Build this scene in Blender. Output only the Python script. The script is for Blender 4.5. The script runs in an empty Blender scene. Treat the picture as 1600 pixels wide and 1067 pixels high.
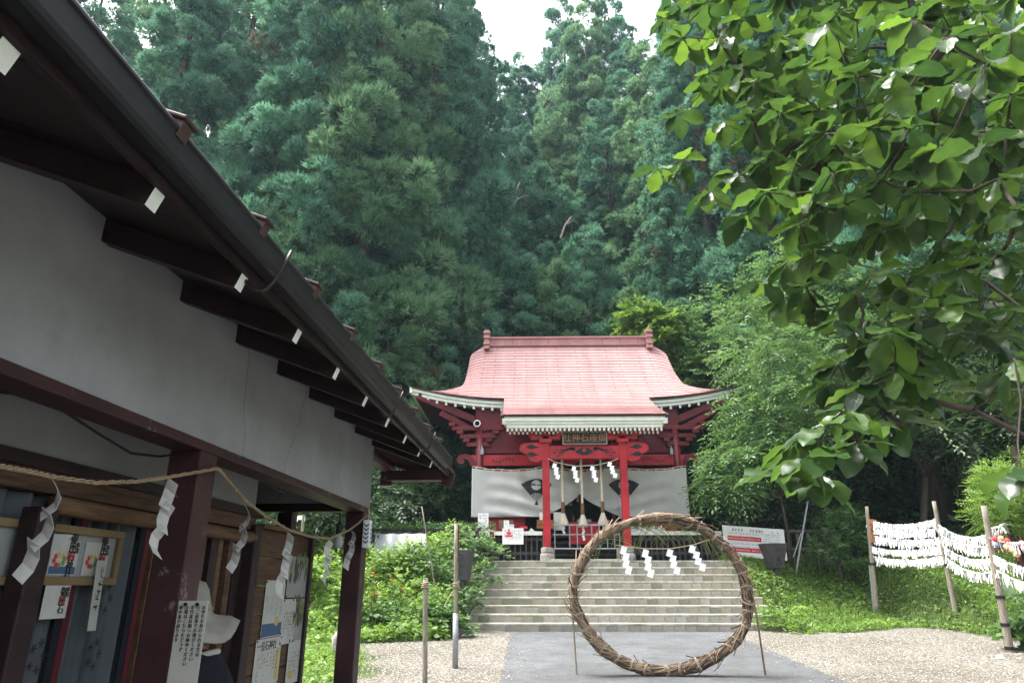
import bpy, math, random
import numpy as np
from mathutils import Vector, Matrix
random.seed(7); RNG = np.random.default_rng(7)
SC = bpy.context.scene
COL = SC.collection
PI = math.pi

# ------------------------------------------------------------------ camera
PITCH = math.atan((914 - 533.5) / 1067.0)
YAW = math.radians(1.264)
cam = bpy.data.cameras.new('camera'); camo = bpy.data.objects.new('camera', cam); COL.objects.link(camo)
cam.sensor_width = 36.0; cam.lens = 36.0 * 1067 / 1600; cam.clip_start = 0.05; cam.clip_end = 600
camo.location = (0, 0, 1.6); camo.rotation_euler = (PI / 2 + PITCH, 0, YAW)
SC.camera = camo
# ------------------------------------------------------------------ sky and sun (bright overcast)
W = bpy.data.worlds.new('World'); SC.world = W; W.use_nodes = True
wn = W.node_tree; bg = wn.nodes['Background']
sky = wn.nodes.new('ShaderNodeTexSky'); sky.sky_type = 'NISHITA'; sky.sun_disc = False
SUN_EL, SUN_AZ = math.radians(70), math.radians(-75)      # azimuth from +Y towards +X: high, ahead-left
sky.sun_elevation = SUN_EL; sky.sun_rotation = SUN_AZ
sky.air_density = 1.0; sky.dust_density = 6.0; sky.ozone_density = 0.6
hs = wn.nodes.new('ShaderNodeHueSaturation'); hs.inputs['Saturation'].default_value = 0.35
wn.links.new(sky.outputs[0], hs.inputs['Color']); wn.links.new(hs.outputs[0], bg.inputs['Color'])
bg.inputs['Strength'].default_value = 0.15
sl = bpy.data.lights.new('sun', 'SUN'); so = bpy.data.objects.new('sun', sl); COL.objects.link(so)
sl.energy = 1.5; sl.angle = math.radians(14); sl.color = (1.0, 0.97, 0.92)
sd = Vector((math.sin(SUN_AZ) * math.cos(SUN_EL), math.cos(SUN_AZ) * math.cos(SUN_EL), math.sin(SUN_EL)))
so.rotation_euler = sd.to_track_quat('Z', 'Y').to_euler(); so.location = (0, 0, 60)
SC.view_settings.view_transform = 'Standard'; SC.view_settings.look = 'None'
SC.view_settings.exposure = 2.25; SC.view_settings.gamma = 1.0; SC.view_settings.use_curve_mapping = False
SC.cycles.volume_bounces = 1; SC.cycles.max_bounces = 7; SC.cycles.diffuse_bounces = 4; SC.cycles.transmission_bounces = 4
SC.cycles.transparent_max_bounces = 6; SC.cycles.use_denoising = True

# ------------------------------------------------------------------ survey: pixel of the photo at a chosen depth -> metres
_f = np.array([-math.sin(YAW) * math.cos(PITCH), math.cos(YAW) * math.cos(PITCH), math.sin(PITCH)])
_r = np.array([math.cos(YAW), math.sin(YAW), 0.0]); _u = np.cross(_r, _f)
def ray(x, y): return _r * (x - 800) / 1067. + _u * (533.5 - y) / 1067. + _f
def at(x, y, Y):
    d = ray(x, y); t = Y / d[1]; return Vector((t * d[0], Y, 1.6 + t * d[2]))
DR = math.radians(2.322)                                  # the stall stands turned by this much
def sv(x, y, v):                                          # point of the stall's own frame on the plane v
    d = ray(x, y); a = d[0] * math.cos(DR) - d[1] * math.sin(DR); b = d[0] * math.sin(DR) + d[1] * math.cos(DR)
    t = v / a; return Vector((v, t * b, 1.6 + t * d[2]))
def su(x, y, u):
    d = ray(x, y); a = d[0] * math.cos(DR) - d[1] * math.sin(DR); b = d[0] * math.sin(DR) + d[1] * math.cos(DR)
    t = u / b; return Vector((t * a, u, 1.6 + t * d[2]))
def s2w(v, u, z): return Vector((v * math.cos(DR) + u * math.sin(DR), -v * math.sin(DR) + u * math.cos(DR), z))

def sstep(a, b, x):
    t = np.clip((x - a) / (b - a), 0, 1); return t * t * (3 - 2 * t)
def gh(x, y):                                             # height of the ground
    x = np.asarray(x, float); y = np.asarray(y, float)
    base = 0.047 * np.clip(y, 0, 15.06)
    L = np.where(x < 1.8, 4.6 + np.clip(-1.6 - x, 0, 4) * 0.4, np.interp(x, [5.2, 6.2, 9.5], [2.7, 3.6, 5.2]))
    y0 = np.where(x < 1.8, np.interp(x, [-6, -3, -1.5, -1.3], [12.4, 13.3, 13.7, 15.2]), np.interp(x, [5.0, 5.2, 8.4, 9.2], [15.3, 15.2, 16.0, 13.2]))
    mid = (x > -1.45) & (x < 5.05)
    k = np.where(mid, sstep(15.2, 17.9, y) * 0.86, sstep(y0, y0 + L, y))
    z = base + (2.15 - 0.708) * k
    hill = np.clip(y - 28, 0, 200) * 0.62
    side = np.clip(-9 - x, 0, 100) * 0.42 * sstep(8, 20, y) + np.clip(x - 11, 0, 100) * 0.45 * sstep(6, 18, y)
    n = 0.05 * np.sin(x * 1.7 + y * 0.6) * np.sin(y * 1.3 - x * 0.4) * np.where((x > -0.5) & (x < 4.2), 0, 1) * sstep(12, 17, y)
    return z + np.maximum(hill, 0) + side + n
def gz(x, y): return float(gh(x, y))

# ------------------------------------------------------------------ materials
MATS = {}
def mat(name, col, rough=0.7, nscale=0, namt=0.25, bump=0, bscale=None, spec=0.3, col2=None, metal=0, coords='Object', stretch=None):
    if name in MATS: return MATS[name]
    m = bpy.data.materials.new(name); m.use_nodes = True; nt = m.node_tree; b = nt.nodes['Principled BSDF']
    b.inputs['Roughness'].default_value = rough; b.inputs['Specular IOR Level'].default_value = spec; b.inputs['Metallic'].default_value = metal
    c = (*col, 1)
    b.inputs['Base Color'].default_value = c
    if nscale or bump:
        tc = nt.nodes.new('ShaderNodeTexCoord'); src = tc.outputs[coords]
        if stretch:
            mp = nt.nodes.new('ShaderNodeMapping'); mp.inputs['Scale'].default_value = stretch; nt.links.new(src, mp.inputs[0]); src = mp.outputs[0]
    if nscale:
        n = nt.nodes.new('ShaderNodeTexNoise'); n.inputs['Scale'].default_value = nscale; n.inputs['Detail'].default_value = 6; n.inputs['Roughness'].default_value = 0.65
        nt.links.new(src, n.inputs['Vector'])
        r = nt.nodes.new('ShaderNodeValToRGB'); c2 = col2 or tuple(x * (1 - namt) for x in col)
        r.color_ramp.elements[0].position = 0.35; r.color_ramp.elements[1].position = 0.65
        r.color_ramp.elements[0].color = (*c2, 1); r.color_ramp.elements[1].color = tuple(min(1, x * (1 + namt * .4)) for x in col) + (1,)
        nt.links.new(n.outputs[0], r.inputs[0]); nt.links.new(r.outputs[0], b.inputs['Base Color'])
    if bump:
        n2 = nt.nodes.new('ShaderNodeTexNoise'); n2.inputs['Scale'].default_value = bscale or 40; n2.inputs['Detail'].default_value = 5
        nt.links.new(src, n2.inputs['Vector'])
        bp = nt.nodes.new('ShaderNodeBump'); bp.inputs['Strength'].default_value = bump; bp.inputs['Distance'].default_value = 0.01
        nt.links.new(n2.outputs[0], bp.inputs['Height']); nt.links.new(bp.outputs[0], b.inputs['Normal'])
    MATS[name] = m; return m
def stain(m, scale, tint, lo, hi, stretch=None):
    # broad blotches of grime multiplied into the colour
    nt = m.node_tree; b = nt.nodes['Principled BSDF']; old = b.inputs['Base Color'].links[0].from_socket
    tc = nt.nodes.new('ShaderNodeTexCoord'); n = nt.nodes.new('ShaderNodeTexNoise'); n.inputs['Scale'].default_value = scale; n.inputs['Detail'].default_value = 8; n.inputs['Roughness'].default_value = .7; src = tc.outputs['Object']
    if stretch: mp = nt.nodes.new('ShaderNodeMapping'); mp.inputs['Scale'].default_value = stretch; nt.links.new(src, mp.inputs[0]); src = mp.outputs[0]
    nt.links.new(src, n.inputs['Vector']); r = nt.nodes.new('ShaderNodeValToRGB'); r.color_ramp.elements[0].position = lo; r.color_ramp.elements[1].position = hi; r.color_ramp.elements[0].color = (*tint, 1); r.color_ramp.elements[1].color = (1, 1, 1, 1); nt.links.new(n.outputs[0], r.inputs[0])
    x = nt.nodes.new('ShaderNodeMix'); x.data_type = 'RGBA'; x.blend_type = 'MULTIPLY'; x.inputs[0].default_value = 1; nt.links.new(old, x.inputs[6]); nt.links.new(r.outputs[0], x.inputs[7]); nt.links.new(x.outputs[2], b.inputs['Base Color'])
def chip(m, scale, col, thr):
    # flaked paint: small patches of bare grey wood
    nt = m.node_tree; b = nt.nodes['Principled BSDF']; old = b.inputs['Base Color'].links[0].from_socket
    tc = nt.nodes.new('ShaderNodeTexCoord'); n = nt.nodes.new('ShaderNodeTexNoise'); n.inputs['Scale'].default_value = scale; n.inputs['Detail'].default_value = 9; n.inputs['Roughness'].default_value = .75; nt.links.new(tc.outputs['Object'], n.inputs['Vector'])
    r = nt.nodes.new('ShaderNodeMapRange'); r.inputs[1].default_value = thr; r.inputs[2].default_value = thr + .03; nt.links.new(n.outputs[0], r.inputs[0])
    x = nt.nodes.new('ShaderNodeMix'); x.data_type = 'RGBA'; nt.links.new(r.outputs[0], x.inputs[0]); nt.links.new(old, x.inputs[6]); x.inputs[7].default_value = (*col, 1); nt.links.new(x.outputs[2], b.inputs['Base Color'])
def leafmat(name, dark, light, trans=0.35, rough=0.5, spec=0.25, warm=None):
    """foliage: colour runs dark to light with the piece's own random tone; part of the light passes through"""
    if name in MATS: return MATS[name]
    m = bpy.data.materials.new(name); m.use_nodes = True; nt = m.node_tree; b = nt.nodes['Principled BSDF']; out = nt.nodes['Material Output']
    a = nt.nodes.new('ShaderNodeAttribute'); a.attribute_name = 'tone'
    r = nt.nodes.new('ShaderNodeValToRGB'); r.color_ramp.elements[0].color = (*dark, 1); r.color_ramp.elements[1].color = (*light, 1)
    r.color_ramp.elements[0].position = 0.02; r.color_ramp.elements[1].position = 0.95
    if warm:
        e = r.color_ramp.elements.new(0.0); e.color = (*warm, 1); r.color_ramp.elements[0].position = 0.0
    nt.links.new(a.outputs['Fac'], r.inputs[0]); nt.links.new(r.outputs[0], b.inputs['Base Color'])
    b.inputs['Roughness'].default_value = rough; b.inputs['Specular IOR Level'].default_value = spec
    t = nt.nodes.new('ShaderNodeBsdfTranslucent'); mx = nt.nodes.new('ShaderNodeMixShader'); mx.inputs[0].default_value = trans
    g = nt.nodes.new('ShaderNodeHueSaturation'); g.inputs['Hue'].default_value = 0.485; g.inputs['Saturation'].default_value = 1.1; g.inputs['Value'].default_value = 1.7
    nt.links.new(r.outputs[0], g.inputs['Color']); nt.links.new(g.outputs[0], t.inputs['Color'])
    nt.links.new(b.outputs[0], mx.inputs[1]); nt.links.new(t.outputs[0], mx.inputs[2]); nt.links.new(mx.outputs[0], out.inputs['Surface'])
    MATS[name] = m; return m

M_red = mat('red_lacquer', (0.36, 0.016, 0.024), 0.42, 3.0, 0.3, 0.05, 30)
M_red_dk = mat('red_lacquer_shaded', (0.12, 0.007, 0.011), 0.5, 2.0, 0.35, 0.08, 25)  # same red lacquer, the shade under the eaves put into its colour
M_black = mat('black_paint', (0.012, 0.012, 0.014), 0.5)
M_white = mat('white_paint', (0.74, 0.76, 0.70), 0.5, 5, 0.10)
M_paper = mat('white_paper', (0.80, 0.80, 0.80), 0.8, 20, 0.05)
M_ink = mat('black_ink', (0.02, 0.02, 0.022), 0.7)
M_redink = mat('red_ink', (0.55, 0.03, 0.04), 0.7)
M_gold = mat('gold_lettering', (0.30, 0.165, 0.07), 0.4, 30, .3)
M_sign = mat('dark_sign_wood', (0.035, 0.02, 0.016), 0.6, 8, .3)
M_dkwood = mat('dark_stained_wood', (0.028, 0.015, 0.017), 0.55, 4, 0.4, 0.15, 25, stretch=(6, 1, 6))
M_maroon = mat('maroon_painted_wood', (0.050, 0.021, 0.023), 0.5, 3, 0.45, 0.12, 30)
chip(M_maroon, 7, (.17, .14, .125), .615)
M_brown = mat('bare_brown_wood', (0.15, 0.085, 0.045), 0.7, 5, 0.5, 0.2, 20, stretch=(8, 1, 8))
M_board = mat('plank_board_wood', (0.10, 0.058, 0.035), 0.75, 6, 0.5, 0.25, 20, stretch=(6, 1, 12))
M_grwood = mat('weathered_grey_wood', (0.24, 0.21, 0.165), 0.8, 8, 0.4, 0.3, 40, stretch=(6, 6, 1))
M_blkwood = mat('blackened_wood', (0.035, 0.032, 0.03), 0.75, 6, 0.5, 0.2, 30)
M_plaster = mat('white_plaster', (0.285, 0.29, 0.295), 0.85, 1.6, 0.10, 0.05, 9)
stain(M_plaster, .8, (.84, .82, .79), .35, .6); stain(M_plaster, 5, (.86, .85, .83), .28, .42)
M_cloth = mat('white_shrine_cloth', (0.46, 0.46, 0.44), 0.9, 3, 0.08, 0.05, 60)
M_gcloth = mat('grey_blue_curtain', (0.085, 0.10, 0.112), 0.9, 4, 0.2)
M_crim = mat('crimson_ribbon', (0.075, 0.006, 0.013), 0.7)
M_tie = mat('tie_twine', (0.36, 0.28, 0.20), 0.85, 60, 0.4, 0.5, 120)
M_straw = mat('dry_straw', (0.22, 0.15, 0.09), 0.85, 14, 0.5, 0.4, 60, col2=(0.13, 0.085, 0.05))
M_rope = mat('hemp_rope', (0.48, 0.38, 0.25), 0.85, 60, 0.4, 0.5, 120)
M_hemp = mat('pale_hemp', (0.62, 0.55, 0.43), 0.9, 40, 0.25, 0.4, 80)
M_steel = mat('galvanised_steel', (0.30, 0.31, 0.32), 0.45, 10, 0.25, 0, None, 0.5, metal=0.6)
M_bronze = mat('dark_bronze', (0.045, 0.035, 0.03), 0.4, 8, .3, metal=0.5)
M_conc = mat('pale_concrete', (0.42, 0.40, 0.34), 0.9, 5, 0.35, 0.3, 60); stain(M_conc, 1.6, (.62, .62, .52), .36, .58)
M_block = [mat('stair_block_%s' % k, c, 0.92, 6, 0.35, 0.35, 50, coords='Object') for k, c in (('pale', (0.32, 0.305, 0.265)), ('tan', (0.29, 0.27, 0.22)), ('grey', (0.24, 0.235, 0.21)), ('mossy', (0.19, 0.195, 0.15)))]
M_gutter = mat('dark_gutter_metal', (0.014, 0.014, 0.017), 0.5, 6, 0.3)
M_roofbr = mat('brown_roof_metal', (0.07, 0.04, 0.035), 0.5, 5, 0.4)
M_paper2 = mat('shaded_paper', (0.46, 0.46, 0.43), 0.8, 20, 0.08)  # white paper with the stall's inside shade put into its colour
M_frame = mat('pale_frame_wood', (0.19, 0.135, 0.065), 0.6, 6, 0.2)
M_glass = mat('lamp_glass', (0.35, 0.36, 0.36), 0.15)
M_bark = mat('tree_bark', (0.075, 0.05, 0.037), 0.95, 6, 0.5, 0.8, 16, stretch=(3, 3, 0.5))
M_twig = mat('twig_bark', (0.07, 0.055, 0.042), 0.9, 10, 0.4, 0.4, 40)
M_dead = mat('dead_branch', (0.34, 0.30, 0.25), 0.9, 10, 0.3)
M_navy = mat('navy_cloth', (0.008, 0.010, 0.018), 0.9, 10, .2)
M_skin = mat('skin', (0.34, 0.19, 0.13), 0.55)
M_hat = mat('cream_hat_cloth', (0.30, 0.285, 0.245), 0.9, 14, 0.12, 0.2, 90)
M_hair = mat('dark_hair', (0.012, 0.010, 0.010), 0.55)
M_stone = mat('grey_stone', (0.30, 0.28, 0.25), 0.95, 7, 0.5, 0.6, 20)
M_blue = mat('blue_print', (0.05, 0.10, 0.19), 0.6); M_teal = mat('teal_print', (0.02, 0.10, 0.17), 0.6)
M_yel = mat('yellow_print', (0.45, 0.36, 0.10), 0.6); M_green = mat('green_print', (0.15, 0.22, 0.08), 0.6)
M_glare = mat('glare_patch', (0.42, 0.43, 0.42), 0.15, spec=.6)
M_tarp = mat('pale_plastic_sheet', (0.27, 0.285, 0.29), 0.35, 3, .15)
M_orange = mat('orange_petal', (0.60, 0.12, 0.02), 0.6)
M_lbox = mat('dark_lantern_metal', (0.055, 0.05, 0.052), 0.6, 6, .3)
L_cedar = leafmat('cedar_needles', (0.045, 0.112, 0.078), (0.158, 0.310, 0.205), 0.33, 0.6, 0.2, warm=(0.10, 0.085, 0.05))
L_cedar2 = leafmat('cedar_needles_yellow', (0.055, 0.122, 0.064), (0.190, 0.325, 0.170), 0.33, 0.6, 0.2, warm=(0.11, 0.09, 0.05))
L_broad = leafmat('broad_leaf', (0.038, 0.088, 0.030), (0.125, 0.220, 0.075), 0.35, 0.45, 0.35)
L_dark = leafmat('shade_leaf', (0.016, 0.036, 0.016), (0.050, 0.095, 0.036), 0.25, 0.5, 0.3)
L_lime = leafmat('lime_leaf', (0.070, 0.145, 0.028), (0.200, 0.310, 0.075), 0.35, 0.5, 0.3)
L_big = leafmat('large_leaf', (0.016, 0.042, 0.014), (0.085, 0.165, 0.030), 0.38, 0.36, 0.5)
L_grass = leafmat('grass_blade', (0.070, 0.150, 0.030), (0.200, 0.310, 0.075), 0.45, 0.6, 0.2, warm=(0.16, 0.14, 0.06))
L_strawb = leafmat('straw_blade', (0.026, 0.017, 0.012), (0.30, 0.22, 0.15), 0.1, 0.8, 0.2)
L_sedge = leafmat('sedge_blade', (0.08, 0.11, 0.035), (0.26, 0.28, 0.12), 0.25, 0.6, 0.2)

# ------------------------------------------------------------------ object helpers
def props(o, label=None, cat=None, group=None, kind=None):
    if label: o['label'] = label
    if cat: o['category'] = cat
    if group: o['group'] = group
    if kind: o['kind'] = kind
    return o
def thing(name, label, cat, loc=(0, 0, 0), rz=0, group=None):
    o = bpy.data.objects.new(name, None); COL.objects.link(o); o.empty_display_size = 0.1
    o.location = loc; o.rotation_euler = (0, 0, rz); return props(o, label, cat, group)
def link(name, me, parent=None, world=False):
    o = bpy.data.objects.new(name, me); COL.objects.link(o)
    if parent is not None:
        o.parent = parent
        if world: o.matrix_parent_inverse = parent.matrix_basis.inverted()
    return o
class MB:
    def __init__(s): s.v = []; s.f = []; s.m = []
    def add(s, vs, fs, mi=0):
        n = len(s.v); s.v += [tuple(p) for p in vs]; s.f += [tuple(i + n for i in f) for f in fs]; s.m += [mi] * len(fs); return s
    def box(s, x0, x1, y0, y1, z0, z1, mi=0, M=None):
        vs = [Vector(p) for p in ((x0, y0, z0), (x1, y0, z0), (x1, y1, z0), (x0, y1, z0), (x0, y0, z1), (x1, y0, z1), (x1, y1, z1), (x0, y1, z1))]
        if M is not None: vs = [M @ p for p in vs]
        return s.add(vs, [(0, 3, 2, 1), (4, 5, 6, 7), (0, 1, 5, 4), (1, 2, 6, 5), (2, 3, 7, 6), (3, 0, 4, 7)], mi)
    def beam(s, a, b, w, h, mi=0, up=(0, 0, 1), cap=None):
        a = Vector(a); b = Vector(b); d = (b - a); L = d.length; d.normalize(); x = d.cross(Vector(up)).normalized(); z = x.cross(d)
        vs = [p + x * sx * w / 2 + z * sz * h / 2 for p in (a, b) for sx, sz in ((-1, -1), (1, -1), (1, 1), (-1, 1))]
        s.add(vs, [(0, 1, 2, 3), (0, 4, 5, 1), (1, 5, 6, 2), (2, 6, 7, 3), (3, 7, 4, 0)], mi); n = len(s.v)
        s.f.append((n - 1, n - 2, n - 3, n - 4)); s.m.append(mi if cap is None else cap); return s
    def tube(s, pts, r, n=8, mi=0, closed=False, caps=True):
        pts = [Vector(p) for p in pts]; N = len(pts); rs = r if hasattr(r, '__len__') else [r] * N; rings = []; ref = None
        for i, p in enumerate(pts):
            a = pts[i - 1] if (i > 0 or closed) else p; b = pts[(i + 1) % N] if (i < N - 1 or closed) else p
            d = (b - a).normalized()
            if ref is None: ref = Vector((0, 0, 1)) if abs(d.z) < .9 else Vector((1, 0, 0))
            x = (ref - d * ref.dot(d)).normalized(); ref = x; y = d.cross(x)
            rings.append([p + (x * math.cos(2 * PI * k / n) + y * math.sin(2 * PI * k / n)) * rs[i] for k in range(n)])
        vs = [q for rg in rings for q in rg]; fs = []
        for i in range(N if closed else N - 1):
            j = (i + 1) % N
            for k in range(n): fs.append((i * n + k, i * n + (k + 1) % n, j * n + (k + 1) % n, j * n + k))
        if caps and not closed: fs += [tuple(range(n - 1, -1, -1)), tuple((N - 1) * n + k for k in range(n))]
        return s.add(vs, fs, mi)
    def lathe(s, prof, c=(0, 0, 0), n=14, mi=0):
        c = Vector(c); vs = [c + Vector((r * math.cos(2 * PI * k / n), r * math.sin(2 * PI * k / n), z)) for r, z in prof for k in range(n)]; fs = []
        for i in range(len(prof) - 1):
            for k in range(n): fs.append((i * n + k, i * n + (k + 1) % n, (i + 1) * n + (k + 1) % n, (i + 1) * n + k))
        fs += [tuple(range(n - 1, -1, -1)), tuple((len(prof) - 1) * n + k for k in range(n))]
        return s.add(vs, fs, mi)
    def prism(s, outline, y0, y1, mi=0, M=None):          # outline in x,z extruded along y
        n = len(outline); vs = [Vector((x, y0, z)) for x, z in outline] + [Vector((x, y1, z)) for x, z in outline]
        if M is not None: vs = [M @ p for p in vs]
        fs = [tuple(range(n)), tuple(range(2 * n - 1, n - 1, -1))] + [(i, i + n, (i + 1) % n + n, (i + 1) % n) for i in range(n)]
        return s.add(vs, fs, mi)
    def mesh(s, name, mats, smooth=False, bevel=0):
        me = bpy.data.meshes.new(name); me.from_pydata(s.v, [], s.f); mats = mats if isinstance(mats, (list, tuple)) else [mats]
        for m in mats: me.materials.append(m)
        if len(mats) > 1: me.polygons.foreach_set('material_index', s.m)
        if smooth: me.polygons.foreach_set('use_smooth', [True] * len(me.polygons))
        me.update(); return me
    def build(s, name, mats, parent=None, smooth=False, world=False, bevel=0):
        o = link(name, s.mesh(name, mats, smooth), parent, world)
        if bevel: 
            b = o.modifiers.new('bevel', 'BEVEL'); b.width = bevel; b.segments = 2; b.limit_method = 'ANGLE'
        return o
def npmesh(name, verts, k, material, tone=None, nf=None):
    """k vertices per face, verts already in face order"""
    verts = np.ascontiguousarray(verts, dtype=np.float32).reshape(-1, 3); nv = len(verts); nf = nv // k
    me = bpy.data.meshes.new(name); me.vertices.add(nv); me.vertices.foreach_set('co', verts.ravel())
    me.loops.add(nv); me.loops.foreach_set('vertex_index', np.arange(nv, dtype=np.int32))
    me.polygons.add(nf); me.polygons.foreach_set('loop_start', np.arange(0, nv, k, dtype=np.int32))
    me.materials.append(material); me.update(calc_edges=True)
    if tone is not None:
        at_ = me.attributes.new('tone', 'FLOAT', 'FACE'); at_.data.foreach_set('value', np.ascontiguousarray(tone, dtype=np.float32))
    return me
def norm(a): return a / (np.linalg.norm(a, axis=-1, keepdims=True) + 1e-9)
def quads(P, D, S, L, Wd, fold=0.0):
    """leaf rhombs: base P, axis D, side S"""
    L = np.asarray(L)[..., None]; Wd = np.asarray(Wd)[..., None]; Nn = np.cross(D, S)
    m = P + D * L * 0.45 - Nn * L * fold
    return np.stack([P, m + S * Wd / 2, P + D * L, m - S * Wd / 2], axis=-2).reshape(-1, 3)
def rdir(n): return norm(RNG.normal(size=(n, 3)))
def side_of(D, up=None):
    up = rdir(len(D)) if up is None else up
    return norm(np.cross(D, up))
def text(s, size, loc, rot, material, parent, name='lettering', align='CENTER', spacing=1.0, ext=0.0008, world=False):
    c = bpy.data.curves.new(name, 'FONT'); c.body = s; c.size = size; c.align_x = align; c.align_y = 'CENTER'; c.extrude = ext; c.space_line = spacing; c.resolution_u = 3
    t = bpy.data.objects.new('tmp', c); me = bpy.data.meshes.new_from_object(t); me.name = name; bpy.data.objects.remove(t)
    Mx = Matrix.Translation(Vector(loc)) @ rot.to_matrix().to_4x4() if not isinstance(rot, Matrix) else Matrix.Translation(Vector(loc)) @ rot
    me.transform(Mx); me.materials.clear(); me.materials.append(material); return link(name, me, parent, world)
from mathutils import Euler
FRONT = Euler((PI / 2, 0, 0))                              # letters upright, facing the camera (-Y)
def scribble(mb, x0, x1, z0, z1, y, rows, cols, seed, M=None, mi=0, fill=.8, vertical=True):
    """rows of small handwritten strokes on a sheet facing -Y"""
    rr = random.Random(seed); cw = (x1 - x0) / cols; rh = (z1 - z0) / rows
    for i in range(cols):
        n = int(rows * rr.uniform(.55, 1))
        for j in range(n):
            if rr.random() > fill: continue
            cx = x0 + (i + .5) * cw; cz = z1 - (j + .5) * rh
            for k in range(rr.choice((2, 3, 3, 4))):
                a = rr.choice((0, PI / 2, 0, rr.uniform(-.9, .9))); l = rr.uniform(.25, .42) * min(cw, rh) ; w = l * .16
                px = cx + rr.uniform(-.22, .22) * cw; pz = cz + rr.uniform(-.28, .28) * rh
                dx, dz = math.cos(a) * l, math.sin(a) * l; ox, oz = -math.sin(a) * w, math.cos(a) * w
                vs = [Vector((px - dx - ox, y, pz - dz - oz)), Vector((px + dx - ox, y, pz + dz - oz)), Vector((px + dx + ox, y, pz + dz + oz)), Vector((px - dx + ox, y, pz - dz + oz))]
                if M is not None: vs = [M @ p for p in vs]
                mb.add(vs, [(0, 1, 2, 3)], mi)
def dup(root, loc, rz=None, label=None, scale=None, rot=None):
    def cp(o, par):
        c = o.copy(); COL.objects.link(c)
        if par is not None: c.parent = par
        for ch in list(o.children): cp(ch, c)
        return c
    r = cp(root, None); r.location = loc
    if rz is not None: r.rotation_euler = (0, 0, rz)
    if rot is not None: r.rotation_euler = rot
    if scale: r.scale = (scale,) * 3 if not hasattr(scale, '__len__') else scale
    if label: r['label'] = label
    return r
# ================================================================== GROUND
def terrain():
    xs = np.unique(np.concatenate([np.arange(-80, -12, 3.0), np.arange(-12, -4, .4), np.arange(-4, 12, .16), np.arange(12, 20, .5), np.arange(20, 82, 3.0)]))
    ys = np.unique(np.concatenate([np.arange(-40, 0, 4.0), np.arange(0, 6, .5), np.arange(6, 20, .16), np.arange(20, 30, .6), np.arange(30, 131, 4.0)]))
    X, Y = np.meshgrid(xs, ys); Z = gh(X, Y)
    nx, ny = len(xs), len(ys); v = np.stack([X, Y, Z], -1).reshape(-1, 3)
    i = np.arange(nx * ny).reshape(ny, nx); q = np.stack([i[:-1, :-1], i[:-1, 1:], i[1:, 1:], i[1:, :-1]], -1).reshape(-1, 4)
    me = bpy.data.meshes.new('ground'); me.from_pydata(v.tolist(), [], q.tolist()); me.polygons.foreach_set('use_smooth', [True] * len(q))
    y0 = np.where(X < 1.8, np.interp(X, [-6, -3, -1.5, -1.3], [12.4, 13.3, 13.7, 15.2]), np.interp(X, [5.0, 5.2, 8.4, 9.2, 11], [15.3, 15.2, 16.0, 13.2, 12.0]))
    w = .12 * np.sin(X * 3.1 + Y) + .1 * np.sin(Y * 4.3 - X * 2)
    left = np.interp(Y, [0, 8, 9.6, 11, 12, 13.4], [-1.6, -1.9, -2.15, -2.4, -2.75, -3.4])
    g = sstep(-.18, .18, y0 - Y + w) * sstep(-.25, .25, X - left + w * 2) * sstep(-.3, .3, 11.5 - X)
    a = me.attributes.new('gravel', 'FLOAT', 'POINT'); a.data.foreach_set('value', g.ravel().astype(np.float32))
    m = bpy.data.materials.new('ground'); m.use_nodes = True; nt = m.node_tree; b = nt.nodes['Principled BSDF']; b.inputs['Roughness'].default_value = .95; b.inputs['Specular IOR Level'].default_value = .15
    N = nt.nodes.new; Lk = nt.links.new
    tc = N('ShaderNodeTexCoord'); vo = N('ShaderNodeTexVoronoi'); vo.inputs['Scale'].default_value = 55; Lk(tc.outputs['Object'], vo.inputs['Vector'])
    cr = N('ShaderNodeValToRGB'); e = cr.color_ramp.elements; e[0].color = (.085, .078, .062, 1); e[1].color = (.27, .255, .222, 1); x = e.new(.5); x.color = (.168, .155, .13, 1)
    sp = N('ShaderNodeSeparateColor'); Lk(vo.outputs['Color'], sp.inputs[0]); Lk(sp.outputs[0], cr.inputs[0])
    no = N('ShaderNodeTexNoise'); no.inputs['Scale'].default_value = .9; no.inputs['Detail'].default_value = 5; Lk(tc.outputs['Object'], no.inputs['Vector'])
    mm = N('ShaderNodeMix'); mm.data_type = 'RGBA'; mm.blend_type = 'MULTIPLY'; mm.inputs[0].default_value = .6; Lk(cr.outputs[0], mm.inputs[6])
    c2 = N('ShaderNodeValToRGB'); c2.color_ramp.elements[0].color = (.55, .50, .42, 1); c2.color_ramp.elements[1].color = (1, 1, 1, 1); c2.color_ramp.elements[0].position = .35; c2.color_ramp.elements[1].position = .6
    Lk(no.outputs[0], c2.inputs[0]); Lk(c2.outputs[0], mm.inputs[7])
    so_ = N('ShaderNodeValToRGB'); so_.color_ramp.elements[0].color = (.03, .032, .014, 1); so_.color_ramp.elements[1].color = (.05, .085, .024, 1)
    n2 = N('ShaderNodeTexNoise'); n2.inputs['Scale'].default_value = 3; Lk(tc.outputs['Object'], n2.inputs['Vector']); Lk(n2.outputs[0], so_.inputs[0])
    at_ = N('ShaderNodeAttribute'); at_.attribute_name = 'gravel'
    mx = N('ShaderNodeMix'); mx.data_type = 'RGBA'; Lk(at_.outputs['Fac'], mx.inputs[0]); Lk(so_.outputs[0], mx.inputs[6]); Lk(mm.outputs[2], mx.inputs[7]); Lk(mx.outputs[2], b.inputs['Base Color'])
    bp = N('ShaderNodeBump'); bp.inputs['Strength'].default_value = .8; bp.inputs['Distance'].default_value = .02; bp.invert = True; Lk(vo.outputs['Distance'], bp.inputs['Height']); Lk(bp.outputs[0], b.inputs['Normal'])
    me.materials.append(m); o = link('ground', me); o['kind'] = 'structure'; return o
terrain()
HAZE = .0004
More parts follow.
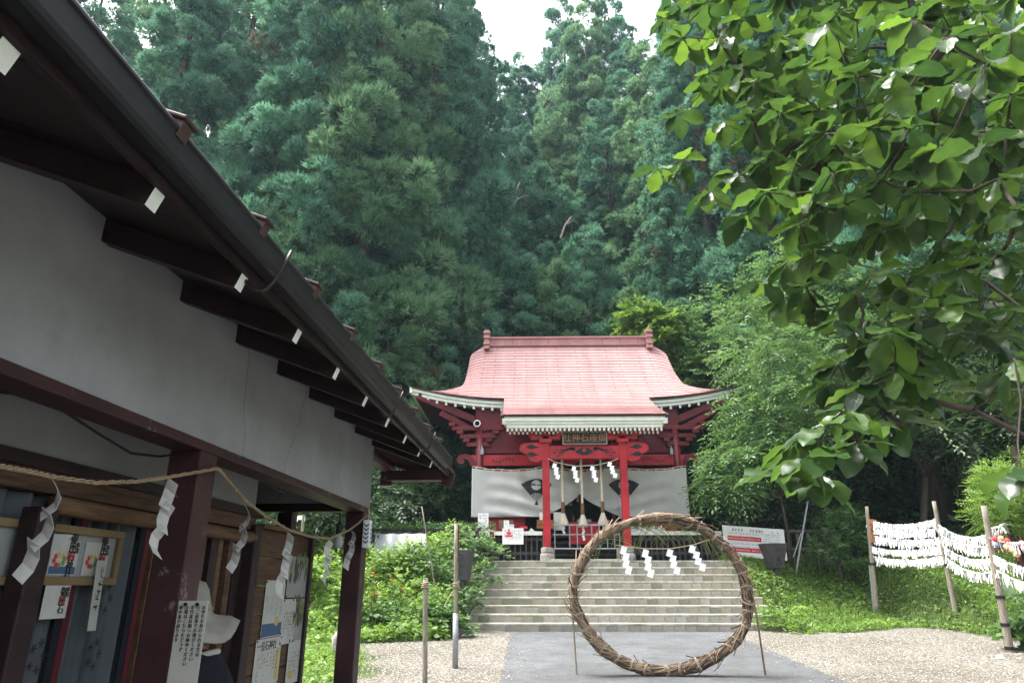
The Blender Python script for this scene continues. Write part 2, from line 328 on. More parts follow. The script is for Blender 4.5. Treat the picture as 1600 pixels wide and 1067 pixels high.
def haze():
    c = MB(); c.box(-95, 95, -48, 138, -3, 128); m = bpy.data.materials.new('haze'); m.use_nodes = True; nt = m.node_tree; nt.nodes.remove(nt.nodes['Principled BSDF'])
    v = nt.nodes.new('ShaderNodeVolumePrincipled'); v.inputs['Color'].default_value = (.62, .84, 1.0, 1); v.inputs['Density'].default_value = HAZE; v.inputs['Anisotropy'].default_value = .3
    nt.links.new(v.outputs[0], nt.nodes['Material Output'].inputs['Volume']); o = c.build('haze', m); o['kind'] = 'stuff'
haze()
PX0, PX1 = -0.36, 4.0
def path():
    mb = MB(); ys = [-14, -8, -4, 0] + [k * 1.0 for k in range(1, 16)] + [15.055]; xs = [PX0 + (PX1 - PX0) * k / 6 for k in range(7)]
    ys = sorted(set([round(y, 3) for y in ys] + [round(6 + .11 * k, 3) for k in range(82)]))
    vs = [(x + (random.uniform(-.018, .018) if x in (xs[0], xs[-1]) else 0), y, 0.047 * max(0, y) + .006) for y in ys for x in xs]
    mb.add(vs, [(j * 7 + i, j * 7 + i + 1, j * 7 + 8 + i, j * 7 + 7 + i) for j in range(len(ys) - 1) for i in range(6)])
    m = mat('asphalt_path', (0.112, 0.118, 0.124), .92, 60, .9, .6, 130, spec=.2, col2=(0.062, 0.066, 0.070)); stain(m, .9, (.74, .73, .71), .42, .62); stain(m, 5, (.86, .85, .83), .40, .55)
    
    o = mb.build('path', m); o['kind'] = 'structure'
path()
# gravel: small stones lying loose, uncountable
def pebbles():
    ico = [(0, 0, 1), (.9, 0, .3), (.28, .85, .3), (-.73, .53, .3), (-.73, -.53, .3), (.28, -.85, .3)]
    fc = [(0, 1, 2), (0, 2, 3), (0, 3, 4), (0, 4, 5), (0, 5, 1)]
    n = 62000
    x = np.concatenate([RNG.uniform(-3.3, PX0 - .02, n * 4 // 10), RNG.uniform(PX1 + .02, 10.5, n * 6 // 10)]); y = 7.5 + 8.6 * RNG.random(len(x)) ** 0.9
    y0 = np.where(x < 1.8, np.interp(x, [-6, -3, -1.5, -1.3], [12.4, 13.3, 13.7, 15.2]), np.interp(x, [5.0, 5.2, 8.4, 9.2, 11], [15.3, 15.2, 16.0, 13.2, 12.0]))
    left = np.interp(y, [0, 8, 9.6, 11, 12, 13.4], [-1.6, -1.9, -2.15, -2.4, -2.75, -3.4])
    k = (y < y0 + RNG.normal(0, .12, len(x))) & (x > left + RNG.normal(0, .15, len(x))) & (y < 15.5); x, y = x[k], y[k]; n = len(x)
    m = 700; e = RNG.exponential(.16, m); sg = RNG.random(m) < .5; xx = np.where(sg, PX0 + e, PX1 - e); yy = RNG.uniform(7.5, 15, m); q = (xx > PX0) & (xx < PX1); x = np.concatenate([x, xx[q]]); y = np.concatenate([y, yy[q]]); n = len(x)   # strays on the path
    r = RNG.uniform(.006, .018, n); a = RNG.uniform(0, 2 * PI, n); z = gh(x, y)
    I = np.array(ico); T = I[np.array(fc)].reshape(-1, 3)                     # 15,3
    c, s = np.cos(a)[:, None], np.sin(a)[:, None]; sx = RNG.uniform(.7, 1.4, n)[:, None]
    px = T[None, :, 0] * sx; py = T[None, :, 1]
    V = np.stack([x[:, None] + (px * c - py * s) * r[:, None], y[:, None] + (px * s + py * c) * r[:, None], z[:, None] + T[None, :, 2] * r[:, None] * .7 + np.where((x > PX0) & (x < PX1), .006, -.002)[:, None]], -1)
    m = bpy.data.materials.new('pebble'); m.use_nodes = True; nt = m.node_tree; b = nt.nodes['Principled BSDF']; at_ = nt.nodes.new('ShaderNodeAttribute'); at_.attribute_name = 'tone'
    cr = nt.nodes.new('ShaderNodeValToRGB'); e = cr.color_ramp.elements; e[0].color = (.05, .045, .037, 1); e[1].color = (.33, .315, .28, 1); x_ = e.new(.5); x_.color = (.15, .137, .115, 1)
    nt.links.new(at_.outputs['Fac'], cr.inputs[0]); nt.links.new(cr.outputs[0], b.inputs['Base Color']); b.inputs['Roughness'].default_value = .95
    me = npmesh('gravel', V, 3, m, np.repeat(RNG.random(n), 5)); o = link('gravel', me); o['kind'] = 'stuff'
pebbles()
# stairs: nine steps of concrete blocks with a pale nosing slab on each
def stairs():
    root = thing('stairs', None, None); root['kind'] = 'structure'
    X0, X1, R, T, Y0, Z0 = -1.62, 5.12, .163, .33, 15.06, .706
    bl = []
    for q in range(6):
        mb = MB(); w, h = .222, .118; j = [random.uniform(-.004, .004) for _ in range(6)]
        mb.box(-w / 2, w / 2, -.012 + j[0], .2, 0, h); bl.append(mb.mesh('paving_block', M_block[(0, 1, 1, 2, 0, 3)[q]]))
    core = MB()
    for k in range(9):
        y = Y0 + k * T; z = Z0 + k * R
        core.box(X0 + .01, X1 - .01, y + .012, y + T + .05, z - .2, z + .13)
        nos = MB(); nos.box(X0, X1, y - .022, y + T + .03 if k < 8 else y + .42, z + .121, z + R); o = nos.build('tread', M_conc, root, bevel=.008)
        off = (k % 2) * .11
        x = X0 + .111 + off - .222; 
        while x < X1:
            if X0 + .09 < x < X1 - .09:
                o = link('paving_block', random.choice(bl), root); o.location = (x, y, z + .0015); o.scale = (1, 1, 1)
            x += .2285
    core.build('stair_core', M_conc, root)
    lt = MB(); lt.box(-1.75, 5.3, Y0 + 8 * T + .42, 19.6, 1.2, Z0 + 9 * R - .002); o = lt.build('landing', M_conc); o['kind'] = 'structure'
    # three loose kerb slabs under the railing
    return root
stairs()
ZL = .706 + 9 * .163
# ================================================================== SHRINE
CX = 1.53
def shrine():
    root = thing('shrine_hall', 'red shrine hall with a pink metal hip-and-gable roof at the top of the stairs', 'shrine', (CX, 23.5, ZL))
    B = lambda mb, name, m, parent=root, smooth=False, bevel=0: mb.build(name, m, parent, smooth, world=(parent is root), bevel=bevel)
    # ---- roof profile: Y, Z from ridge to the porch eave
    K = [(24.0, 10.02), (23.7, 9.66), (22.9, 8.82), (21.8, 7.84), (21.0, 7.32), (20.3, 6.94), (19.2, 6.42), (17.72, 5.86)]
    ky = np.array([-a for a, _ in K]); kz = np.array([b for _, b in K])
    # smooth resample by arc
    L = np.concatenate([[0], np.cumsum(np.hypot(np.diff(ky), np.diff(kz)))]); NR = 36
    s = np.linspace(0, L[-1], 200)
    def sm(a): 
        y = np.interp(s, L, a); k = np.ones(15) / 15; yp = np.pad(y, 7, mode='edge'); yp[:7] = 2 * y[0] - y[7:0:-1]; yp[-7:] = 2 * y[-1] - y[-2:-9:-1]; return np.convolve(yp, k, 'valid')
    sy, sz = -sm(ky), sm(kz)
    ss = np.linspace(0, L[-1], NR + 1); PY = np.interp(ss, s, sy); PZ = np.interp(ss, s, sz)
    def half(Y):
        if Y >= 23.7: return 3.02 + .55 * min(1, (24 - Y) / .3)
        if Y >= 21.8: return 3.57 + .05 * (23.7 - Y) / 1.9
        if Y >= 20.3: return 3.62 + 1.55 * ((21.8 - Y) / 1.5) ** 1.25
        return 2.22 - .02 * (20.3 - Y)
    def zup(x, Y):
        t = min(1, max(0, (22.1 - Y) / 1.8)) if Y >= 20.3 else 0
        d = .46 * t * t * (max(0, abs(x) - 2.0) / 3.15) ** 1.9
        if Y > 21.8: d -= .16 * (max(0, abs(x) - 2.9) / .7) ** 2 * min(1, (Y - 21.8) / 1.0)
        return d
    rmat = bpy.data.materials.new('pink_roof_metal'); rmat.use_nodes = True; nt = rmat.node_tree; b = nt.nodes['Principled BSDF']
    uv = nt.nodes.new('ShaderNodeUVMap'); br = nt.nodes.new('ShaderNodeTexBrick'); br.offset = .37; br.inputs['Scale'].default_value = 1; br.inputs['Brick Width'].default_value = 1.1; br.inputs['Row Height'].default_value = 1.0
    br.inputs['Mortar Size'].default_value = .016; br.inputs['Mortar Smooth'].default_value = .2; br.inputs['Color1'].default_value = (.40, .232, .222, 1); br.inputs['Color2'].default_value = (.43, .255, .245, 1); br.inputs['Mortar'].default_value = (.27, .13, .125, 1)
    nz = nt.nodes.new('ShaderNodeTexNoise'); nz.inputs['Scale'].default_value = .8; nz.inputs['Detail'].default_value = 5
    mx = nt.nodes.new('ShaderNodeMix'); mx.data_type = 'RGBA'; mx.blend_type = 'MULTIPLY'; mx.inputs[0].default_value = .5
    c2 = nt.nodes.new('ShaderNodeValToRGB'); c2.color_ramp.elements[0].color = (.86, .84, .84, 1); c2.color_ramp.elements[0].position = .35; c2.color_ramp.elements[1].position = .65
    tc = nt.nodes.new('ShaderNodeTexCoord'); nt.links.new(tc.outputs['Object'], nz.inputs['Vector']); nt.links.new(nz.outputs[0], c2.inputs[0])
    nt.links.new(uv.outputs[0], br.inputs['Vector']); nt.links.new(br.outputs['Color'], mx.inputs[6]); nt.links.new(c2.outputs[0], mx.inputs[7]); nt.links.new(mx.outputs[2], b.inputs['Base Color'])
    b.inputs['Roughness'].default_value = .72; b.inputs['Specular IOR Level'].default_value = .2; stain(rmat, .5, (.82, .80, .80), .35, .6, (4, .6, .6))
    V, Fc, UV = [], [], []
    def quad(p, u):
        n = len(V); V.extend(p); Fc.append((n, n + 1, n + 2, n + 3)); UV.extend(u)
    NX = 26
    for r in range(NR):
        ya, yb, za, zb = PY[r], PY[r + 1], PZ[r], PZ[r + 1]
        # at the porch step (Y = 20.3) the row below is narrower
        wa, wb = half(ya), half(yb)
        if yb < 20.3: wa = min(wa, wb) if ya < 20.3 else wb
        dy, dz = yb - ya, zb - za; l = math.hypot(dy, dz); ny_, nz_ = dz / l, -dy / l          # outward normal
        if nz_ < 0: ny_, nz_ = -ny_, -nz_
        th = .022
        for i in range(NX):
            a, c = -1 + 2 * i / NX, -1 + 2 * (i + 1) / NX
            P = []
            for t, w, y, z, o in ((a, wa, ya, za, 0.004), (c, wa, ya, za, 0.004), (c, wb, yb, zb, th), (a, wb, yb, zb, th)):
                P.append((CX + t * w, y + ny_ * o, z + nz_ * o + zup(t * w, y)))
            quad([P[3], P[2], P[1], P[0]], [(P[3][0], r + .02), (P[2][0], r + .02), (P[1][0], r + .98), (P[0][0], r + .98)])
            lo = [(p[0], p[1] - ny_ * th, p[2] - nz_ * th) for p in (P[3], P[2])]
            quad([lo[0], lo[1], P[2], P[3]], [(0, r + .05)] * 4)
        # the back slope mirrors the main roof, and the hips close the sides
        if ya >= 20.3 - .2:
            for i in range(NX):
                a, c = -1 + 2 * i / NX, -1 + 2 * (i + 1) / NX
                P = [(CX + t * w, 48 - y, z + zup(t * w, y)) for t, w, y, z in ((a, wa, ya, za), (c, wa, ya, za), (c, wb, yb, zb), (a, wb, yb, zb))]
                quad(P, [(P[0][0], r), (P[1][0], r), (P[2][0], r + 1), (P[3][0], r + 1)])
        if ya <= 21.8 and yb >= 20.2:
            for sgn in (-1, 1):
                P = [(CX + sgn * w, y, z + zup(w, yy)) for w, y, z, yy in ((wa, ya, za, ya), (wa, 48 - ya, za, ya), (wb, 48 - yb, zb, yb), (wb, yb, zb, yb))]
                quad(P if sgn > 0 else P[::-1], [(0, r), (2, r), (2, r + 1), (0, r + 1)])
    me = bpy.data.meshes.new('roof'); me.from_pydata(V, [], Fc); ul = me.uv_layers.new(name='UVMap'); ul.data.foreach_set('uv', np.array(UV, dtype=np.float32).ravel()); me.materials.append(rmat)
    roof = link('roof', me, root, True)
    # underside of the roof + gable walls
    ug = MB()
    for sgn in (-1, 1):
        g = [(CX + sgn * 3.3, y, z - .25) for y, z in zip(PY, PZ) if y >= 21.7]; g += [(p[0], 48 - p[1], p[2]) for p in reversed(g[1:])]
        ug.add(g, [tuple(range(len(g)))])
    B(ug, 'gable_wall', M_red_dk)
    # ridge
    rg = MB(); rg.box(CX - 2.88, CX + 2.88, 23.82, 24.18, 9.93, 10.2, 0); rg.box(CX - 2.93, CX + 2.93, 23.76, 24.24, 10.2, 10.26, 0); rg.box(CX - 2.9, CX + 2.9, 23.8, 24.2, 10.26, 10.285, 1)
    for k in range(9): rg.box(CX - 2.7 + k * .66, CX - 2.69 + k * .66, 23.815, 23.82, 9.96, 10.19, 1)
    M_ridge = mat('ridge_metal', (.40, .20, .19), .5, 3, .2); B(rg, 'ridge', [M_ridge, M_maroon])
    for sgn in (-1, 1):
        re = MB(); x = CX + sgn * 2.98
        re.box(x - .1, x + .1, 23.6, 24.4, 9.75, 10.14); re.box(x - .12, x + .12, 23.55, 24.45, 10.14, 10.24); re.box(x - .105, x + .105, 23.62, 24.38, 10.24, 10.34); re.box(x - .125, x + .125, 23.55, 24.45, 10.34, 10.42); re.box(x - .1, x + .1, 23.66, 24.34, 10.42, 10.5)
        re.box(x - .1, x + .1, 23.5, 23.6, 9.72, 9.84); re.box(x - .115, x + .115, 23.5, 23.62, 9.88, 9.96)
        B(re, 'ridge_end', M_ridge, bevel=.012)
    # ---- eave fascias: white stepped mouldings
    fa = MB()
    fy, fz = PY[-1] + .02, PZ[-1]
    for x, y0, z1, h in ((2.24, fy + .0, fz + .0, .04),): fa.box(CX - x, CX + x, y0, y0 + .3, z1 - h, z1, 1)
    for k, (x, dy, z1, z0) in enumerate(((2.17, .05, -.04, -.15), (2.13, .11, -.15, -.22), (2.07, .16, -.22, -.31))): fa.box(CX - x, CX + x, fy + dy, fy + .5, fz + z0, fz + z1 - .001, 0)
    # side edges of the porch roof
    for sgn in (-1, 1):
        for r in range(NR):
            if PY[r] < 20.35:
                a = Vector((CX + sgn * 2.18, PY[r], PZ[r] - .06)); c = Vector((CX + sgn * 2.18, PY[r + 1], PZ[r + 1] - .06)); fa.beam(a, c, .1, .1, 1); fa.beam(a - Vector((sgn * .05, 0, .12)), c - Vector((sgn * .05, 0, .12)), .1, .14, 0)
    B(fa, 'porch_fascia', [M_white, M_maroon])
    def main_eave(x): return 20.28 + .0 * x, float(np.interp(20.3, PY[::-1], PZ[::-1])) + zup(x, 20.3)
    for sgn in (-1, 1):
        f = MB(); n = 14
        for k in range(n):
            xa, xb = 2.1 + 3.02 * k / n, 2.1 + 3.02 * (k + 1) / n
            (_, za), (_, zb) = main_eave(xa), main_eave(xb)
            for d, hz, yo, mi in ((-.0, .035, 0, 1), (-.036, .085, .05, 0), (-.122, .10, .11, 0)):
                f.add([(CX + sgn * xa, 20.28 + yo, za + d - hz), (CX + sgn * xb, 20.28 + yo, zb + d - hz), (CX + sgn * xb, 20.28 + yo, zb + d), (CX + sgn * xa, 20.28 + yo, za + d),
                       (CX + sgn * xa, 20.7, za + d - hz), (CX + sgn * xb, 20.7, zb + d - hz), (CX + sgn * xb, 20.7, zb + d), (CX + sgn * xa, 20.7, za + d)],
                      [(0, 1, 2, 3), (0, 4, 5, 1), (3, 2, 6, 7), (1, 5, 6, 2)], mi)
            # side eave, running back
        ze = main_eave(5.1)[1]
        f.box(CX + sgn * 5.1 - .04, CX + sgn * 5.1 + .04, 20.3, 27.7, ze - .20, ze - .01)
        B(f, 'eave_fascia', [M_white, M_maroon])
    # rafters with white painted ends
    def rafter_mesh(w, h, L, rise):
        mb = MB(); mb.beam((0, L, rise), (0, 0, 0), w, h, 0, cap=1); return mb.mesh('rafter', [M_red_dk, M_white])
    ra = rafter_mesh(.058, .085, 2.2, .5); rb = rafter_mesh(.052, .075, 1.9, .42)
    for k in range(36):
        x = CX - 2.04 + k * 4.08 / 35
        o = link('rafter', ra, root, True); o.location = (x, fy + .19, fz - .355)
        if k < 35: o = link('rafter', rb, root, True); o.location = (x + .058, fy + .42, fz - .40)
    rc = rafter_mesh(.07, .10, 2.4, .55)
    for sgn in (-1, 1):
        for k in range(10):
            x = 2.3 + k * .285; o = link('rafter', rc, root, True); o.location = (CX + sgn * x, 20.42, main_eave(x)[1] - .27); o.rotation_euler = (0, 0, 0)
    # soffits
    sf = MB(); 
    sf.add([(CX - 2.1, fy + .3, fz - .28), (CX + 2.1, fy + .3, fz - .28), (CX + 2.1, 20.6, fz + .55), (CX - 2.1, 20.6, fz + .55)], [(0, 1, 2, 3)])
    for sgn in (-1, 1):
        n = 10
        for k in range(n):
            xa, xb = 2.0 + 3.05 * k / n, 2.0 + 3.05 * (k + 1) / n
            sf.add([(CX + sgn * xa, 20.4, main_eave(xa)[1] - .19), (CX + sgn * xb, 20.4, main_eave(xb)[1] - .19), (CX + sgn * min(xb, 3.2), 21.5, 7.2), (CX + sgn * min(xa, 3.2), 21.5, 7.2)], [(0, 1, 2, 3)])
        sf.add([(CX + sgn * 5.05, 20.4, main_eave(5.05)[1] - .19), (CX + sgn * 5.05, 27.6, main_eave(5.05)[1] - .19), (CX + sgn * 3.2, 26.5, 7.2), (CX + sgn * 3.2, 21.5, 7.2)], [(0, 1, 2, 3)])
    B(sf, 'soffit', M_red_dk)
    # corner brackets (hip rafters with stepped bracket arms)
    for sgn in (-1, 1):
        hb = MB(); hb.beam((CX + sgn * 3.0, 20.75, 6.35), (CX + sgn * 4.9, 20.45, 7.12), .16, .22); hb.beam((CX + sgn * 3.0, 20.8, 6.0), (CX + sgn * 4.2, 20.55, 6.6), .14, .18)
        for zz, w in ((5.55, .34), (5.8, .55), (6.05, .8)):
            hb.box(CX + sgn * 3.02 - w, CX + sgn * 3.02 + w, 20.5, 20.72, zz, zz + .13); 
            for q in (-1, 1): hb.box(CX + sgn * 3.02 + q * w - .1, CX + sgn * 3.02 + q * w + .1, 20.46, 20.76, zz + .13, zz + .24)
        B(hb, 'bracket', M_red_dk, bevel=.015)
        # curled nosing at the corner post
        cu = MB(); ol = [(0, 0), (.12, .16), (.3, .22), (.48, .17), (.56, .05), (.5, -.07), (.38, -.1), (.3, -.03), (.36, .05), (.24, .05), (.16, -.06), (.08, -.16), (0, -.2)]
        cu.prism([(CX + sgn * (3.1 + x), 5.12 + z) for x, z in ol][::sgn], 20.52, 20.66); B(cu, 'beam_nosing', M_red_dk)
    # ---- porch
    for sgn in (-1, 1):
        x = CX + sgn * 1.03
        c = MB(); c.box(x - .095, x + .095, 18.2, 18.39, ZL + .34, 5.4); B(c, 'column', M_red, bevel=.014)
        c = MB(); c.lathe([(.17, 0), (.185, .03), (.185, .15), (.15, .2)], (x, 18.295, ZL)); c.lathe([(.13, .2), (.16, .22), (.16, .32), (.125, .34)], (x, 18.295, ZL)); B(c, 'column_base', M_stone, smooth=False)
        # bracket block above the column
        c = MB(); c.box(x - .16, x + .16, 18.12, 18.46, 5.2, 5.3); c.box(x - .4, x + .4, 18.2, 18.4, 5.3, 5.4); c.box(x - .46, x - .26, 18.16, 18.44, 5.4, 5.5); c.box(x - .1, x + .1, 18.16, 18.44, 5.4, 5.5); c.box(x + .26, x + .46, 18.16, 18.44, 5.4, 5.5); B(c, 'bracket', M_red, bevel=.01)
        # tie beam from the porch column back to the hall
        c = MB(); c.tube([(x, 18.4, 5.0), (x, 19.2, 5.18), (x, 20.6, 5.1)], .1, 8); B(c, 'tie_beam', M_red)
        # cloud-shaped beam end with black cloud inlays
        ol = [(0.09, -.22), (.2, -.28), (.36, -.25), (.46, -.17), (.52, -.06), (.62, -.03), (.7, .05), (.68, .16), (.58, .21), (.46, .22), (.3, .24), (.09, .24)]
        c = MB(); c.prism([(x + sgn * a, 4.98 + z) for a, z in ol][::sgn], 18.22, 18.37); e = B(c, 'cloud_beam_end', M_red)
        c = MB()
        for oz in (.1, -.1): 
            ol2 = [(.16, 0), (.28, .035), (.36, .085), (.47, .06), (.52, .0), (.44, -.035), (.36, -.05), (.26, -.02)]
            c.prism([(x + sgn * a, 4.98 + oz + z) for a, z in ol2][::sgn], 18.213, 18.222)
        o = c.build('cloud_inlay', M_black, e)
    bm = MB(); bm.box(CX - .94, CX + .94, 18.22, 18.38, 4.78, 5.13); ba = B(bm, 'porch_beam', M_red, bevel=.015)
    bm = MB(); bm.box(CX - 2.1, CX + 2.1, 18.18, 18.42, 5.5, 5.62); B(bm, 'porch_purlin', M_red)
    # black fan crest and phoenix tails on the porch beam
    c = MB(); 
    c.prism([(CX + .27 * math.sin(a) * 1.0, 4.85 + .22 * math.cos(a)) for a in np.linspace(-1.15, 1.15, 13)] + [(CX + .06, 4.87), (CX - .06, 4.87)], 18.212, 18.219, 0)
    c.prism([(CX + .05 * math.cos(t), 5.0 + .05 * math.sin(t)) for t in np.linspace(0, 2 * PI, 13)[:-1]], 18.206, 18.2115, 1)
    for sgn in (-1, 1):
        for dz, ln in ((.06, .52), (.0, .6), (-.06, .5)):
            pts = [(CX + sgn * (.24 + ln * t), 5.03 - .0 + dz * t + .03 * math.sin(7 * t + dz * 20) - .12 * t * t) for t in np.linspace(0, 1, 9)]
            for i in range(8):
                w0, w1 = .022 * (1 - i / 10), .022 * (1 - (i + 1) / 10); w0 += .018 * (i % 2); 
                c.prism([(pts[i][0], pts[i][1] - w0), (pts[i + 1][0], pts[i + 1][1] - w1), (pts[i + 1][0], pts[i + 1][1] + w1), (pts[i][0], pts[i][1] + w0)][::sgn], 18.210 + i * .0004, 18.219, 0)
    c.build('beam_crest', [M_black, M_red], ba)
    # ---- hall front
    for sgn in (-1, 1):
        for x in (2.96,):
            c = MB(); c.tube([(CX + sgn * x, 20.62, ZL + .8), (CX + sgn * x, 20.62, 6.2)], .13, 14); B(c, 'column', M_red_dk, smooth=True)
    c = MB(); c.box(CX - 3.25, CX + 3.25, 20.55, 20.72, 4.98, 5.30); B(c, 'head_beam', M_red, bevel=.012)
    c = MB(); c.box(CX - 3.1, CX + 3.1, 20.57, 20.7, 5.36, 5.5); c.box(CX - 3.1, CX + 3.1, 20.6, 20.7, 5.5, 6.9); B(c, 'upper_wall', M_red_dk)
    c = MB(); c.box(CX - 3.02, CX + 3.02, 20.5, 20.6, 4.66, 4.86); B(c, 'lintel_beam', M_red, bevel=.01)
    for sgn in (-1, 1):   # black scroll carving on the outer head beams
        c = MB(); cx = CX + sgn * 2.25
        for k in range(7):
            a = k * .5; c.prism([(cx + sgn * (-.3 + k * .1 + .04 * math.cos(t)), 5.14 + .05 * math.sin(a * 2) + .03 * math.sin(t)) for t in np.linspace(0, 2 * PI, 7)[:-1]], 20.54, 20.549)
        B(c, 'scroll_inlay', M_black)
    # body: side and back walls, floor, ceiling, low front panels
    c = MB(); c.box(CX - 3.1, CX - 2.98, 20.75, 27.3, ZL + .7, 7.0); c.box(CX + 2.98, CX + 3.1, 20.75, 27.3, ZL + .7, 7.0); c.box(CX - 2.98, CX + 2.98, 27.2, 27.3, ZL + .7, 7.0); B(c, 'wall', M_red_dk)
    c = MB(); c.box(CX - 2.98, CX + 2.98, 20.75, 27.2, ZL + .72, ZL + .82); B(c, 'hall_floor', M_blkwood)
    c = MB(); c.box(CX - 2.98, CX + 2.98, 20.75, 27.2, 5.3, 5.36); c.box(CX - 2.98, CX + 2.98, 24.2, 24.3, ZL + .8, 5.3); B(c, 'inner_lining', M_blkwood)
    c = MB(); c.box(CX - 2.9, CX - 1.6, 20.6, 20.66, ZL + .82, 4.1)
    for k in range(3): c.box(CX - 2.9, CX - 1.6, 20.585, 20.6, ZL + 1.0 + k * .28, ZL + 1.012 + k * .28)
    B(c, 'front_panel', M_red)
    c = MB(); c.box(CX + 1.7, CX + 2.95, 20.6, 20.66, ZL + .82, 4.2); B(c, 'front_panel', M_red)
    c = MB(); c.box(CX + .95, CX + 1.05, 20.58, 20.68, ZL + .82, 4.7); c.box(CX - 1.05, CX - .95, 20.58, 20.68, ZL + .82, 4.7); B(c, 'door_jamb', M_red_dk)
    # veranda with slatted skirt
    zf = ZL + .82
    c = MB(); c.box(CX - 3.75, CX - 1.0, 19.62, 20.72, zf - .10, zf); c.box(CX + 1.0, CX + 3.75, 19.62, 20.72, zf - .10, zf); c.box(CX - 1.0, CX + 1.0, 20.0, 20.72, zf - .10, zf - .003); B(c, 'veranda_deck', M_blkwood)
    sm_ = MB(); sm_.box(-.022, .022, -.02, .02, 0, .70); sme = sm_.mesh('skirt_slat', M_blkwood)
    M_slat = mat('slat_grey', (.075, .073, .07), .8, 9, .4); sme.materials.clear(); sme.materials.append(M_slat)
    for sgn in (-1, 1):
        for k in range(18):
            o = link('skirt_slat', sme, root, True); o.location = (CX + sgn * (1.12 + k * .152), 19.7, ZL + .02)
        c = MB(); c.box(CX + sgn * 1.05 - (0 if sgn > 0 else 2.7), CX + sgn * 1.05 + (2.7 if sgn > 0 else 0), 19.725, 19.76, ZL + .22, ZL + .30); c.box(CX + sgn * 1.05 - (0 if sgn > 0 else 2.7), CX + sgn * 1.05 + (2.7 if sgn > 0 else 0), 19.725, 19.76, ZL + .6, ZL + .66); B(c, 'skirt_rail', M_slat)
    c = MB(); c.box(CX - 3.7, CX + 3.7, 20.3, 20.4, ZL, zf - .1); B(c, 'crawl_wall', M_black)
    # veranda edge board, white
    for sgn in (-1, 1):
        c = MB(); x0, x1 = (CX - 3.1, CX - 1.12) if sgn < 0 else (CX + 1.12, CX + 3.8)
        c.box(x0, x1, 19.56, 19.62, zf - .09, zf + .012); B(c, 'veranda_edge_board', M_white)
    # wooden steps up to the hall
    for k in range(4):
        c = MB(); c.box(CX - .98, CX + .98, 18.9 + k * .26, 19.2 + k * .26, ZL + .17 + k * .17, ZL + .21 + k * .17); B(c, 'wooden_step', M_blkwood)
    return root, zf
HALL, ZF = shrine()

